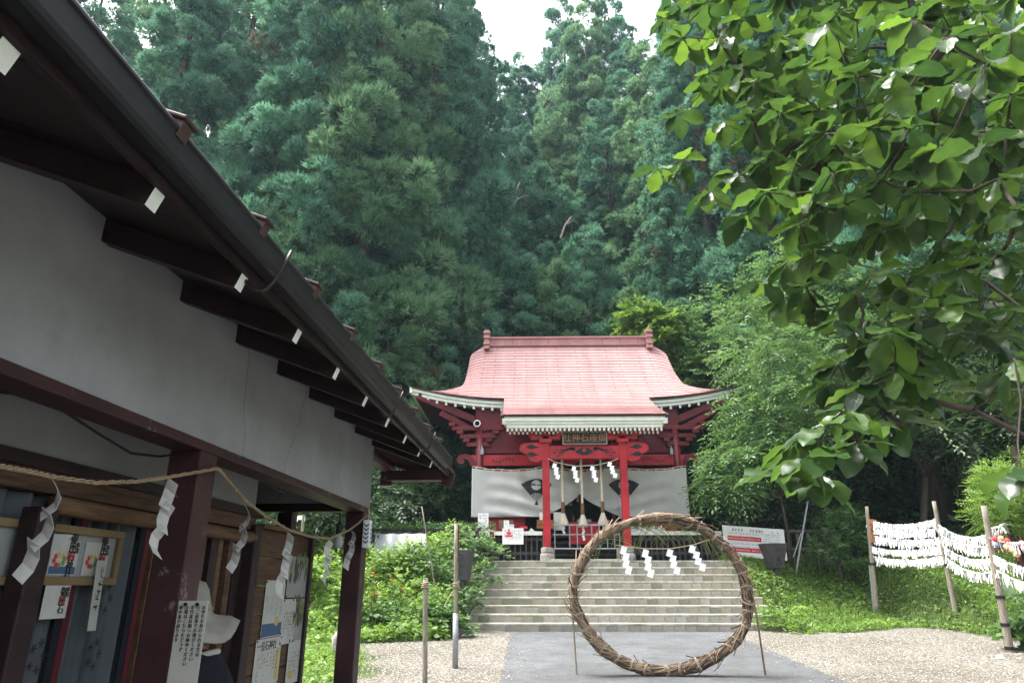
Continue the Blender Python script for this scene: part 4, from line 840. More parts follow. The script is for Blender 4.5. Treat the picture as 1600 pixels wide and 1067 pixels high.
def stall_things():
    # shrine rope in three sags and six streamers
    c = MB(); pts = []
    for x, y in ((-60, 722), (0, 728), (45, 736), (85, 745), (150, 754), (215, 752), (270, 744), (338, 732), (344, 734), (365, 760), (385, 783), (415, 806), (450, 827), (485, 838), (515, 841), (545, 828), (560, 817), (575, 803)): pts.append(sv(x, y, -1.355))
    P = []; 
    for i in range(len(pts) - 1):
        for t in range(10): P.append(pts[i].lerp(pts[i + 1], t / 10))
    P.append(pts[-1])
    for s_ in range(3): c.tube([p + Vector((.0045 * math.cos(i * .9 + s_ * 2.09), 0, .0045 * math.sin(i * .9 + s_ * 2.09))) for i, p in enumerate(P)], .0031, 5)
    M_rope2 = mat('stall_rope', (.34, .25, .15), .9, 90, .4, .4, 150)
    o = c.build('shrine_rope', M_rope2, smooth=True); o.rotation_euler = (0, 0, -DR); props(o, 'twisted straw rope strung along the stall posts under the lintel', 'rope')
    D = [(85, 745, 903, -.5, .75, 'on the stall rope in front of the dark inner post'), (270, 746, 868, .5, 1.0, 'on the stall rope just left of the near stall post'), (384, 785, 890, -.7, .8, 'on the stall rope just right of the near stall post'),
         (454, 830, 930, .2, .9, 'on the stall rope in front of the plank bulletin board'), (517, 842, 918, .9, .8, 'on the stall rope in the gap between bulletin board and far post'), (551, 827, 888, -.4, .9, 'on the stall rope in front of the far stall post')]
    for x, y, yb, rz, tw, lab in D:
        p = sv(x, y, -1.35); h = (p.z - sv(x, yb, -1.35).z) * .98
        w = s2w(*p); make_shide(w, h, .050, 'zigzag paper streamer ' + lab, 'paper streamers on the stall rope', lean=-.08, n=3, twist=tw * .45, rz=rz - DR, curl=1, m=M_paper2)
    # hanging white tube with blue chevrons
    a, b = sv(574, 812, -1.34), sv(570, 855, -1.34); t = T('hanging_tube', 'white box with dark blue chevrons hanging on the far stall post', 'hanging device', a.x, a.y + .02, b.z)
    h = a.z - b.z; c = MB(); c.box(-.025, .025, -.03, .03, 0, h); c.build('case', M_paper, t, bevel=.006)
    for k in range(5):
        z = .025 + k * (h - .07) / 4.2; c = MB()
        for s_ in (-1, 1): c.add([(-.018 if s_ < 0 else .0, -.0312, z + (.016 if s_ < 0 else 0)), (0 if s_ < 0 else .018, -.0312, z + (0 if s_ < 0 else .016)), (0 if s_ < 0 else .018, -.0312, z + (.012 if s_ < 0 else .028)), (-.018 if s_ < 0 else 0, -.0312, z + (.028 if s_ < 0 else .012))], [(0, 1, 2, 3)])
        for s_ in (-1, 1): c.add([(.0256, -.018 if s_ < 0 else .0, z + (.016 if s_ < 0 else 0)), (.0256, 0 if s_ < 0 else .018, z + (0 if s_ < 0 else .016)), (.0256, 0 if s_ < 0 else .018, z + (.012 if s_ < 0 else .028)), (.0256, -.018 if s_ < 0 else 0, z + (.028 if s_ < 0 else .012))], [(0, 1, 2, 3)])
        c.build('chevron', M_teal, t)
    c = MB(); c.tube([(0, 0, h), (.005, 0, h + .05), (0, 0, h + .08)], .003, 5); c.build('string', M_hemp, t)
    # lamp bulb
    p = sv(529, 838, -1.5); t = T('lamp_bulb', 'grey glass lamp bulb in a black socket hanging by the far stall post', 'lamp bulb', p.x, p.y, p.z - .06)
    c = MB(); c.lathe([(.008, -.02), (.03, -.008), (.036, .02), (.03, .05), (.018, .075)], n=14); c.build('bulb', M_glass, t, smooth=True); c = MB(); c.lathe([(.02, .075), (.022, .09), (.02, .14), (.008, .16)], n=10); c.tube([(0, 0, .16), (0, 0, .22)], .004, 5); c.build('socket', M_black, t)
    # curtains behind the counter: three hanging cloths with dark emblem and crimson edges
    def curtain(u0, u1, label, seed, crim):
        t = T('stall_curtain', label, 'curtain', -1.81, u0, .95, 'curtains inside the stall'); rr = random.Random(seed); n = 30; ph = rr.uniform(0, 6)
        f = lambda k, z: -.02 + .022 * math.sin(k * .9 + ph) + .012 * math.sin(k * 2.1)
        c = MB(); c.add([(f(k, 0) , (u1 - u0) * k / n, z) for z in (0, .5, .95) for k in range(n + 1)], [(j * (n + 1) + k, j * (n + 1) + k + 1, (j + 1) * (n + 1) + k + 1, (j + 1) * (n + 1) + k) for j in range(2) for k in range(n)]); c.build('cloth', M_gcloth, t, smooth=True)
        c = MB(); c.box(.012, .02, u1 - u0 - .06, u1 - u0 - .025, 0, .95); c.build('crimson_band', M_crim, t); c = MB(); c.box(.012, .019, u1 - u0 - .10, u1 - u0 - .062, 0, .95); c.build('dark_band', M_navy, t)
        for (eu, ez) in crim:
            c = MB()
            for q in range(5):
                a = q * 2 * PI / 5; ox, oz = .032 * math.cos(a), .045 * math.sin(a)
                for bnd in range(6):
                    b_ = bnd * PI / 3; d1 = Vector((.0, math.cos(b_), math.sin(b_))); e0 = Vector((.024, eu + ox, ez + oz)); sd_ = Vector((0, -d1.z, d1.y)) * .0028; L = .017
                    c.add([e0 - sd_, e0 + d1 * L - sd_, e0 + d1 * L + sd_, e0 + sd_], [(0, 1, 2, 3)])
            c.build('crest', M_ink, t)
    curtain(1.3, 2.12, 'grey stall curtain left of the dark inner post', 1, [(.5, .72)])
    curtain(2.13, 2.62, 'grey stall curtain with crests hanging under the picture frame', 2, [(.12, .46), (.14, .62), (.33, .42)])
    curtain(2.62, 3.05, 'grey stall curtain with a crest beside the near stall post', 3, [(.16, .60), (.15, .40)])
    # framed stamp-page display
    t = T('picture_frame', 'long pale wooden frame of calligraphy stamp cards hanging in the stall', 'picture frame', -1.775, 1.5, 1.60)
    L, H = 1.29, .205; c = MB(); c.box(-.01, 0, 0, L, 0, H); c.build('backing', M_tarp, t)
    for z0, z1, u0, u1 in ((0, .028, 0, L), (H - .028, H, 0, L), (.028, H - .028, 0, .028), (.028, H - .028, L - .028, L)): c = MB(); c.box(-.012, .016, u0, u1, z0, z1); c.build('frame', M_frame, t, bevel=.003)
    RT = Matrix.Rotation(PI / 2, 4, 'Z')
    def card(par, u0, u1, z0, z1, x, kind, tx):
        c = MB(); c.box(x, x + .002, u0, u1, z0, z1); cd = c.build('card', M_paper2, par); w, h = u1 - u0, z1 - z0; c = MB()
        if kind == 'blue':
            c.box(x + .0022, x + .003, u0 + .004, u1 - .004, z0 + .004, z0 + h * .24, 0); cd2 = c.build('blue_print', M_blue, cd); c = MB()
        if kind in ('blue', 'flower'):
            for q in range(9):
                a = q * 2.4; cx, cz, r_ = u0 + w * (.32 + .18 * math.cos(a)), z0 + h * (.42 + .15 * math.sin(a)), h * .08; c.add([(x + .0032 + q * .0001, cx + r_ * math.cos(k_ * PI / 3), cz + r_ * math.sin(k_ * PI / 3)) for k_ in range(6)], [tuple(range(6))], q % 3)
            c.build('flower_print', [M_yel, M_redink, M_green], cd); c = MB()
        if kind == 'dragon':
            c.tube([(x + .0035, u0 + w * (.2 + .6 * (k / 14) + .12 * math.sin(k)), z0 + h * (.1 + .3 * abs(math.sin(k * .5)))) for k in range(15)], .004, 4); c.build('blue_print', M_blue, cd); c = MB()
        c.box(x + .0031, x + .0036, u0 + w * .58, u0 + w * .86, z0 + h * .42, z0 + h * .66); c.build('red_stamp', mat('stamp_red', (.50, .12, .12), .7), cd)
        text('\n'.join(tx), w * .27, (x + .0045, u0 + w * .72, z0 + h * .52), RT @ FRONT.to_matrix().to_4x4(), M_ink, cd, spacing=.82)
        text('\n'.join('奉拝'), w * .16, (x + .0045, u0 + w * .9, z0 + h * .78), RT @ FRONT.to_matrix().to_4x4(), M_ink, cd, spacing=.9)
        return cd
    for k, (u0, kind) in enumerate(((.30, 'flower'), (.46, 'dragon'), (.75, 'dragon'), (.90, 'blue'), (1.08, 'flower'))):
        card(t, u0, u0 + .145, .034, .155, .002, kind, '御座石神社')
    c = MB(); c.add([(.0175, .8, .17), (.0175, .98, .172), (.0175, .86, .09), (.0175, .8, .10)], [(0, 1, 2, 3)]); c.build('film_glare', M_glare, t)  # pale opaque patch painted in as glare over the cards
    # loose card and strip below the frame
    t = T('stamp_card', 'white stamp card with black brush writing hung below the picture frame', 'card', -1.765, 2.40, 1.49); card(t, 0, .13, 0, .11, 0, 'plain', '御座石')
    t = T('paper_strip', 'narrow white strip of vertical writing hanging from the frame corner', 'paper strip', -1.75, 2.63, 1.44)
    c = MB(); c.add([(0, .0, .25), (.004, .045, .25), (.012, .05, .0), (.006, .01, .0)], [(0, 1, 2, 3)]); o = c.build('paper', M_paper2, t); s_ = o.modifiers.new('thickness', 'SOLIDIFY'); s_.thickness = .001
    c = MB(); scribble(c, .008, .04, .02, .235, 0, 8, 1, 5, M=Matrix.Translation((.012, 0, 0)) @ RT, fill=1); c.build('lettering', M_ink, t)
    # handwritten notice on the near post
    a, b = su(280, 938, 2.565), su(326, 936, 2.565); zb = su(262, 1090, 2.565).z; t = T('notice', 'tall white sheet of vertical handwriting pinned to the near stall post', 'notice', (a.x + b.x) / 2, 2.565, zb); w, h = (b.x - a.x) / 2, a.z - zb
    c = MB(); c.box(-w, w, 0, .003, 0, h); c.build('paper', mat('laminated_paper', (.46, .46, .41), .4, spec=.3), t)
    for k, col in enumerate(('お守りを受けられる方は', '①ご自身でお選びください', '②代金は箱へお納めください', '③袋はこちらをどうぞ', '係の者が居ります')):
        text('\n'.join(col), w * .27, (w * (.78 - .39 * k), -.0025, h * .95 - .0), FRONT, M_ink, t, spacing=1.05)
    for o in t.children:
        if o.name.startswith('lettering'): 
            zmax = max(v.co.z for v in o.data.vertices); o.data.transform(Matrix.Translation((0, 0, h * .95 - zmax)))
    for x in (-.5, .3): c = MB(); c.tube([(x * w, .0, h - .012), (x * w, -.008, h - .012)], .006, 8); c.build('pin', M_black, t)
    # papers pinned on the bulletin planks (plane v = -1.765, facing +v)
    M4 = Matrix.Translation((0, 0, 0)) @ RT
    def poster(label, tl, br, kind, seed, lift=0):
        a = sv(*tl, -1.755 + lift); b = sv(*br, -1.755 + lift); t = T('poster', label, 'poster', -1.757 + lift, a.y, b.z, 'papers on the bulletin board'); w, h = b.y - a.y, a.z - b.z
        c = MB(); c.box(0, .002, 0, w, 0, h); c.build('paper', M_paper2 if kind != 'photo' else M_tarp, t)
        if kind == 'photo':
            rr = random.Random(seed)
            for mname, m_ in (('dark_print', M_bronze), ('green_print', M_green)):
                c = MB()
                for q in range(16): u, z, s_ = rr.uniform(.02, w * .8), rr.uniform(h * .35, h * .9), rr.uniform(.015, .05); c.add([(.0026 + q * .00004, u, z), (.0026 + q * .00004, u + s_ * .4, z - .02), (.0026 + q * .00004, u + s_, z + .04), (.0026 + q * .00004, u + s_ * .3, z + .07)], [(0, 1, 2, 3)])
                c.build(mname, m_, t)
        else:
            c = MB(); scribble(c, w * .08, w * .92, h * (.3 if kind == 'sea' else .06), h * .72, 0, int(h / .03), 7, seed, M=Matrix.Translation((.0028, 0, 0)) @ RT); c.build('lettering', M_ink, t)
        if kind == 'sea': c = MB(); c.box(.0021, .0026, .004, w - .004, .006, h * .24); c.build('blue_print', M_blue, t); c = MB(); c.lathe([(.001, 0), (.03, .01), (.03, .05), (.001, .06)], (.004, w * .7, h * .18), 8); c.v = [(.003 + .0006 * (x > .004), y, z) for x, y, z in c.v]; c.build('yellow_print', M_yel, t)
        if kind == 'head': text('一位石神社', w * .15, (.003, w * .42, h * .84), RT @ FRONT.to_matrix().to_4x4(), M_ink, t); c = MB(); c.box(.0021, .0026, w * .82, w * .95, h * .1, h * .75); c.build('yellow_print', M_yel, t)
        if kind == 'tall': c = MB(); c.box(.0021, .0026, w * .2, w * .45, h * .12, h * .3); c.build('yellow_print', M_yel, t)
        for q in ((.02, .97), (.98, .97), (.02, .03), (.98, .03)): c = MB(); c.tube([(.002, w * q[0], h * q[1]), (.006, w * q[0], h * q[1])], .006, 6); c.build('pin', M_black, t)
    poster('white poster with small print and a blue sea at its foot on the plank board', (417, 906), (438, 992), 'sea', 21)
    poster('white poster with a bold headline at the bottom left of the plank board', (401, 1000), (433, 1066), 'head', 22)
    poster('grey landscape photo poster at the top of the plank board', (453, 868), (479, 932), 'photo', 23)
    poster('narrow white text sheet in the middle of the plank board', (444, 936), (457, 1003), 'text', 24, .002)
    poster('pale sheet with a grey picture right of the narrow text sheet', (458, 935), (474, 997), 'photo', 25, .001)
    poster('tall white sheet with a yellow picture at the bottom right of the plank board', (452, 1000), (468, 1062), 'tall', 26, .001)
    c = None
stall_things()

def person():
    # visitor in a cream hat bending towards the counter, mostly behind the near post
    b = sv(360, 988, -1.56); P0 = Vector((b.x, b.y - .02, 0))
    t = T('person', 'person in a cream brimmed hat and navy top leaning in at the stall counter', 'person', P0.x, P0.y, .09)
    hz = 1.33                                    # centre of the head above the floor empty
    def skin(name, verts, edges, rads, m, lv=2, par=t):
        me = bpy.data.meshes.new(name); me.from_pydata(verts, edges, []); o = link(name, me, par); s_ = o.modifiers.new('skin', 'SKIN'); s_.use_smooth_shade = True
        for i, d in enumerate(me.skin_vertices[0].data): d.radius = (rads[i],) * 2 if not hasattr(rads[i], '__len__') else rads[i]; d.use_root = (i == 0)
        q = o.modifiers.new('sub', 'SUBSURF'); q.levels = lv; q.render_levels = lv; me.materials.append(m); return o
    # body faces -v (the counter); leaning forward
    V = [(0, 0, .84), (-.06, 0, 1.0), (-.14, 0, 1.15), (-.17, 0, 1.22), (-.215, 0, 1.29), (-.235, 0, 1.36),
         (-.13, .15, 1.15), (-.15, .20, .95), (-.32, .15, .88), (-.13, -.15, 1.15), (-.15, -.20, .95), (-.32, -.15, .88),
         (.02, .09, .78), (.0, .10, .43), (.03, .10, .06), (-.11, .10, .03), (.02, -.09, .78), (.0, -.10, .43), (.03, -.10, .06), (-.11, -.10, .03)]
    E = [(0, 1), (1, 2), (2, 3), (3, 4), (4, 5), (2, 6), (6, 7), (7, 8), (2, 9), (9, 10), (10, 11), (0, 12), (12, 13), (13, 14), (14, 15), (0, 16), (16, 17), (17, 18), (18, 19)]
    R = [.13, .125, .10, .052, .075, .078, .055, .042, .03, .055, .042, .03, .085, .055, .04, .03, .085, .055, .04, .03]
    skin('body', V, E, R, M_skin)
    Vc = [V[0], V[1], V[2], V[6], V[7], V[9], V[10]]; skin('shirt', [(0, 0, .80)] + Vc[1:] + [(-.22, .18, .91), (-.22, -.18, .91), (-.165, 0, 1.20)], [(0, 1), (1, 2), (2, 3), (3, 4), (2, 5), (5, 6), (4, 7), (6, 8), (2, 9)], [.15, .145, .12, .075, .06, .075, .06, .048, .048, .062], M_navy)
    skin('trousers', [V[0], V[12], V[13], (.03, .10, .10), V[16], V[17], (.03, -.10, .10)], [(0, 1), (1, 2), (2, 3), (0, 4), (4, 5), (5, 6)], [.142, .1, .075, .06, .1, .075, .06], M_black)
    for s_ in (-1, 1):
        h = (-.33, .15 * s_, .87)
        V2 = [h, (-.40, .15 * s_, .86)]; E2 = [(0, 1)]; R2 = [.022, (.016, .034)]
        for f in range(4):
            y = .15 * s_ + (-.03 + .02 * f); L = (.055, .068, .064, .05)[f]; n = len(V2); V2 += [(-.43, y, .857), (-.43 - L * .6, y, .842), (-.43 - L, y, .822)]; E2 += [(1, n), (n, n + 1), (n + 1, n + 2)]; R2 += [.0095, .0085, .0075]
        n = len(V2); V2 += [(-.36, .15 * s_ - .04 * s_, .85), (-.40, .15 * s_ - .06 * s_, .835)]; E2 += [(0, n), (n, n + 1)]; R2 += [.011, .009]; skin('hand', V2, E2, R2, M_skin, 2)
    # hair and collar, hat with creased crown and drooping brim
    c = MB(); c.lathe([(.04, -.17), (.095, -.13), (.105, -.05), (.105, .02), (.09, .07), (.03, .10)], n=18); M_ = Matrix.Translation((-.215, 0, 1.335)) @ Matrix.Rotation(.25, 4, 'Y') @ Matrix.Diagonal((1.02, .92, 1, 1)); c.v = [tuple(M_ @ Vector(v)) for v in c.v]; c.v = [(x, y, z) for x, y, z in c.v]
    # keep the face side clear: pull the hair back from the front
    c.v = [(max(x, -.255), y, z) for x, y, z in c.v]; c.build('hair', M_hair, t, smooth=True)
    fc = MB()
    fc.lathe([(.004, 0), (.012, .01), (.004, .03)], (-.318, 0, 1.33), 8); fo = fc.build('nose', M_skin, t, smooth=True)
    for s_ in (-1, 1):
        fc = MB(); fc.lathe([(.002, -.008), (.010, 0), (.002, .008)], (-.303, .03 * s_, 1.36), 8); fc.build('eye', M_white, t, smooth=True)
        fc = MB(); fc.lathe([(.004, -.03), (.012, 0), (.006, .03)], (-.23, .082 * s_, 1.34), 8); fc.build('ear', M_skin, t, smooth=True)
    fc = MB(); fc.box(-.309, -.300, -.022, .022, 1.285, 1.292); fc.build('mouth', M_redink, t)
    h = MB(); n = 32; rr = random.Random(3); rings = []
    for r_, z_ in ((.0, .155), (.05, .152), (.085, .135), (.098, .10), (.103, .04), (.106, .0), (.108, -.012), (.145, -.03), (.185, -.06), (.225, -.10), (.222, -.104), (.18, -.066), (.13, -.036), (.10, -.02)):
        rings.append([Vector((r_ * math.cos(2 * PI * k / n) * 1.05, r_ * math.sin(2 * PI * k / n), z_ + (.012 * math.sin(3 * 2 * PI * k / n + r_ * 30) + .010 * math.sin(5 * 2 * PI * k / n)) * min(1, r_ / .12) * (1.6 if r_ > .12 else .5))) for k in range(n)])
    h.add([p for q in rings for p in q], [(i * n + k, i * n + (k + 1) % n, (i + 1) * n + (k + 1) % n, (i + 1) * n + k) for i in range(len(rings) - 1) for k in range(n)])
    M_ = Matrix.Translation((-.215, 0, 1.375)) @ Matrix.Rotation(-.12, 4, 'Y') @ Matrix.Rotation(.15, 4, 'X'); h.v = [tuple(M_ @ Vector(v)) for v in h.v]; hat = h.build('hat', M_hat, t, smooth=True)
    c = MB(); c.tube([tuple(M_ @ Vector((.109 * math.cos(a), .109 * math.sin(a), .012))) for a in np.linspace(0, 2 * PI, 25)], .006, 6); c.tube([tuple(M_ @ Vector(q)) for q in ((.02, .11, .012), (.03, .135, .02), (.05, .15, .0), (.02, .16, -.012))], .006, 6); c.tube([tuple(M_ @ Vector(q)) for q in ((.02, .11, .012), (-.02, .14, .016), (-.03, .165, .0))], .006, 6); c.build('hat_bow', M_hat, hat, smooth=True)
    c = MB(); c.tube([(-.16 + .10 * math.cos(a), .02 + .105 * math.sin(a), 1.185 + .03 * math.cos(a)) for a in np.linspace(-2.2, 2.2, 20)], .014, 8); c.build('neck_band', M_paper2, t, smooth=True)
person()
# ================================================================== STRAW RING
def ring():
    Y = 10.0; a, b, tp, bt = at(892, 930, Y), at(1180, 930, Y), at(1036, 801, Y), at(1036, 1057, Y)
    cx, cz = (a.x + b.x) / 2 - .02, (tp.z + bt.z) / 2; ro = (b.x - a.x) / 2; rz = (tp.z - bt.z) / 2; MR = .070; R0, RZ = ro - MR, rz - MR
    t = thing('straw_ring', 'large purification ring of bound straw and reeds standing on the path', 'straw ring', (cx, Y, bt.z))
    def P(th, r=0, ph=0, wob=True):                       # point on the ring's tube
        k = R0 + (.018 * math.sin(3 * th + 1) + .012 * math.sin(7 * th) if wob else 0); kz = RZ + (.015 * math.sin(4 * th) if wob else 0)
        rr = r * math.cos(ph); return Vector((cx + (k + rr) * math.sin(th), Y + r * math.sin(ph), cz + (kz + rr) * math.cos(th)))
    minor = lambda th: MR * (.86 + .10 * math.sin(5 * th + .5) + .07 * math.sin(23 * th) + .06 * math.sin(11 * th + 2) + (.12 if math.cos(th) < -.2 else 0))
    n, m = 220, 14; c = MB(); c.v = [tuple(P(2 * PI * i / n, minor(2 * PI * i / n) * .9 * (1 + .10 * math.sin(3 * (2 * PI * j / m) + 60 * 2 * PI * i / n)), 2 * PI * j / m) - Vector((cx, Y, bt.z))) for i in range(n) for j in range(m)]
    c.f = [(i * m + j, ((i + 1) % n) * m + j, ((i + 1) % n) * m + (j + 1) % m, i * m + (j + 1) % m) for i in range(n) for j in range(m)]; c.m = [0] * len(c.f); c.build('straw_core', M_straw, t, smooth=True)
    # straws laid along the ring with a slow twist, ends sticking out
    V = []; tone = []; rg = random.Random(11)
    for k in range(4200):
        th = rg.uniform(0, 2 * PI); ph = rg.uniform(0, 2 * PI); L = rg.uniform(.12, .34); tw = rg.uniform(.6, 1.6) * .9; fly = rg.random() < .04; w = rg.uniform(.0035, .0085); pts = []
        for q in range(4):
            f = q / 3; tt = th + L * f; r_ = minor(tt) * (.90 + .14 * math.sin(PI * f)) + (.08 * f * f if fly else 0) + rg.uniform(0, .006); pts.append((P(tt, r_, ph + tw * f), tt, ph + tw * f))
        for q in range(3):
            p0, p1 = pts[q][0], pts[q + 1][0]; d = (p1 - p0); nrm = p0 - P(pts[q][1], 0, 0); s_ = d.cross(nrm).normalized() * w
            V += [p0 - s_, p0 + s_, p1 + s_, p1 - s_]; 
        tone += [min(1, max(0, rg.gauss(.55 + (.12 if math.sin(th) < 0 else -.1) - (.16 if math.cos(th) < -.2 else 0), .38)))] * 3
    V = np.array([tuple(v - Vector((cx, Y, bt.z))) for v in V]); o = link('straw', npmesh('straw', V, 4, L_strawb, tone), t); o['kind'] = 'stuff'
    # binding ties
    for k in range(34):
        th = 2 * PI * k / 34 + rg.uniform(-.04, .04); c = MB(); r_ = minor(th) * 1.0 + .004; sl = rg.uniform(-.05, .05)
        for q in range(rg.choice((1, 2, 2))): c.tube([P(th + q * .014 + sl * math.sin(a), r_ + .005, a) - Vector((cx, Y, bt.z)) for a in np.linspace(0, 2 * PI, 13)], .0055, 5)
        for q in range(2): p = P(th, r_, rg.uniform(3.5, 5.5)); e = p + Vector((rg.uniform(-.06, .06), rg.uniform(-.05, 0), rg.uniform(-.06, .05))); c.tube([p - Vector((cx, Y, bt.z)), e - Vector((cx, Y, bt.z))], .004, 4)
        c.build('binding_tie', M_tie, t)
    # long green reeds drooping inside the top
    V = []; tone = []
    for k in range(120):
        th = rg.gauss(.25, .62) if k % 3 else rg.uniform(-1.9, 1.7); th = max(-2.0, min(1.9, th)); p = P(th, MR * .6, PI + rg.uniform(-1, 1)); sg = 1 if rg.random() < .5 else -1; L = rg.uniform(.2, .72) * (1.1 if abs(th) < .9 else .45)
        tg = Vector((math.cos(th) * sg, rg.uniform(-.25, .25), -math.sin(th) * sg)); d = (tg * rg.uniform(.8, 1.1) + Vector((-math.sin(th), 0, -math.cos(th))) * rg.uniform(.1, .45)).normalized(); q = p.copy(); w = rg.uniform(.003, .0055); N = 7; col = min(1, max(0, rg.gauss(.5, .25)))
        for s_ in range(N):
            q2 = q + d * L / N; sd_ = d.cross(Vector((rg.uniform(-.1, .1), 1, .2))).normalized() * w * (1 - s_ / N * .7); sd2 = sd_ * (1 - 1 / N)
            V += [q - sd_, q + sd_, q2 + sd2, q2 - sd2]; tone.append(col); q = q2; d = (d + Vector((0, 0, -.16 - .12 * rg.random()))).normalized()
    V = np.array([tuple(v - Vector((cx, Y, bt.z))) for v in V]); o = link('reed', npmesh('reed', V, 4, L_sedge, tone), t); o['kind'] = 'stuff'
    # support canes, rope and streamers
    for k, (x0, y0, x1, y1, lab) in enumerate(((889, 898, 901, 1053, 'thin pale cane propping the left side of the straw ring'), (1172, 905, 1196, 1054, 'thin dark cane propping the right side of the straw ring'))):
        p, q = at(x0, y0, Y + .16), at(x1, y1, Y + .1); q.z = max(gz(q.x, q.y) - .02, q.z - .03); c = MB(); c.tube([p, (p + q) / 2 + Vector((.008, 0, 0)), q], [.010, .013, .014], 7)
        tt = thing('prop_cane', lab, 'cane', q); c.build('cane', M_grwood if k == 0 else M_brown, tt, world=True); c = MB(); c.tube([p + Vector((.02 * math.cos(a), .02 * math.sin(a), -.25 + .002 * a)) for a in np.linspace(0, 12, 24)], .004, 5); c.build('tie', M_rope, tt, world=True)
    pts = [at(x, y, Y - .02) for x, y in ((962, 851), (975, 853), (1010, 857), (1047, 857), (1083, 851), (1108, 843), (1122, 838))]
    c = MB(); c.tube(pts, .007, 6); props(c.build('ring_cord', M_rope), 'thin straw cord stretched across inside the straw ring', 'cord')
    for k, (x, y, yb, ln) in enumerate(((975, 852, 896, .05), (1009, 857, 901, .05), (1047, 857, 896, .16), (1082, 851, 891, .30))):
        p = at(x, y, Y - .035); h = p.z - at(x, yb, Y).z
        make_shide(p, h, .105, 'white paper streamer inside the straw ring, ' + ('leftmost', 'second from left', 'third from left', 'rightmost')[k], 'paper streamers in the straw ring', lean=ln, n=4)
    # straw fallen on the path under the ring
    V = []; tone = []
    for k in range(420):
        x, y = rg.gauss(cx - .1, .75), rg.gauss(Y + .02, .10); a = rg.uniform(0, PI); L = rg.uniform(.02, .10); z = gz(x, y) + .009; d = Vector((math.cos(a), math.sin(a) * .4, 0)) * L; s_ = Vector((-d.y, d.x, 0)).normalized() * .003; p = Vector((x, y, z)); V += [p - s_, p + s_, p + d + s_, p + d - s_]; tone.append(rg.random() * .7)
    o = link('straw_litter', npmesh('straw_litter', np.array([tuple(v) for v in V]), 4, L_strawb, tone)); o['kind'] = 'stuff'
ring()

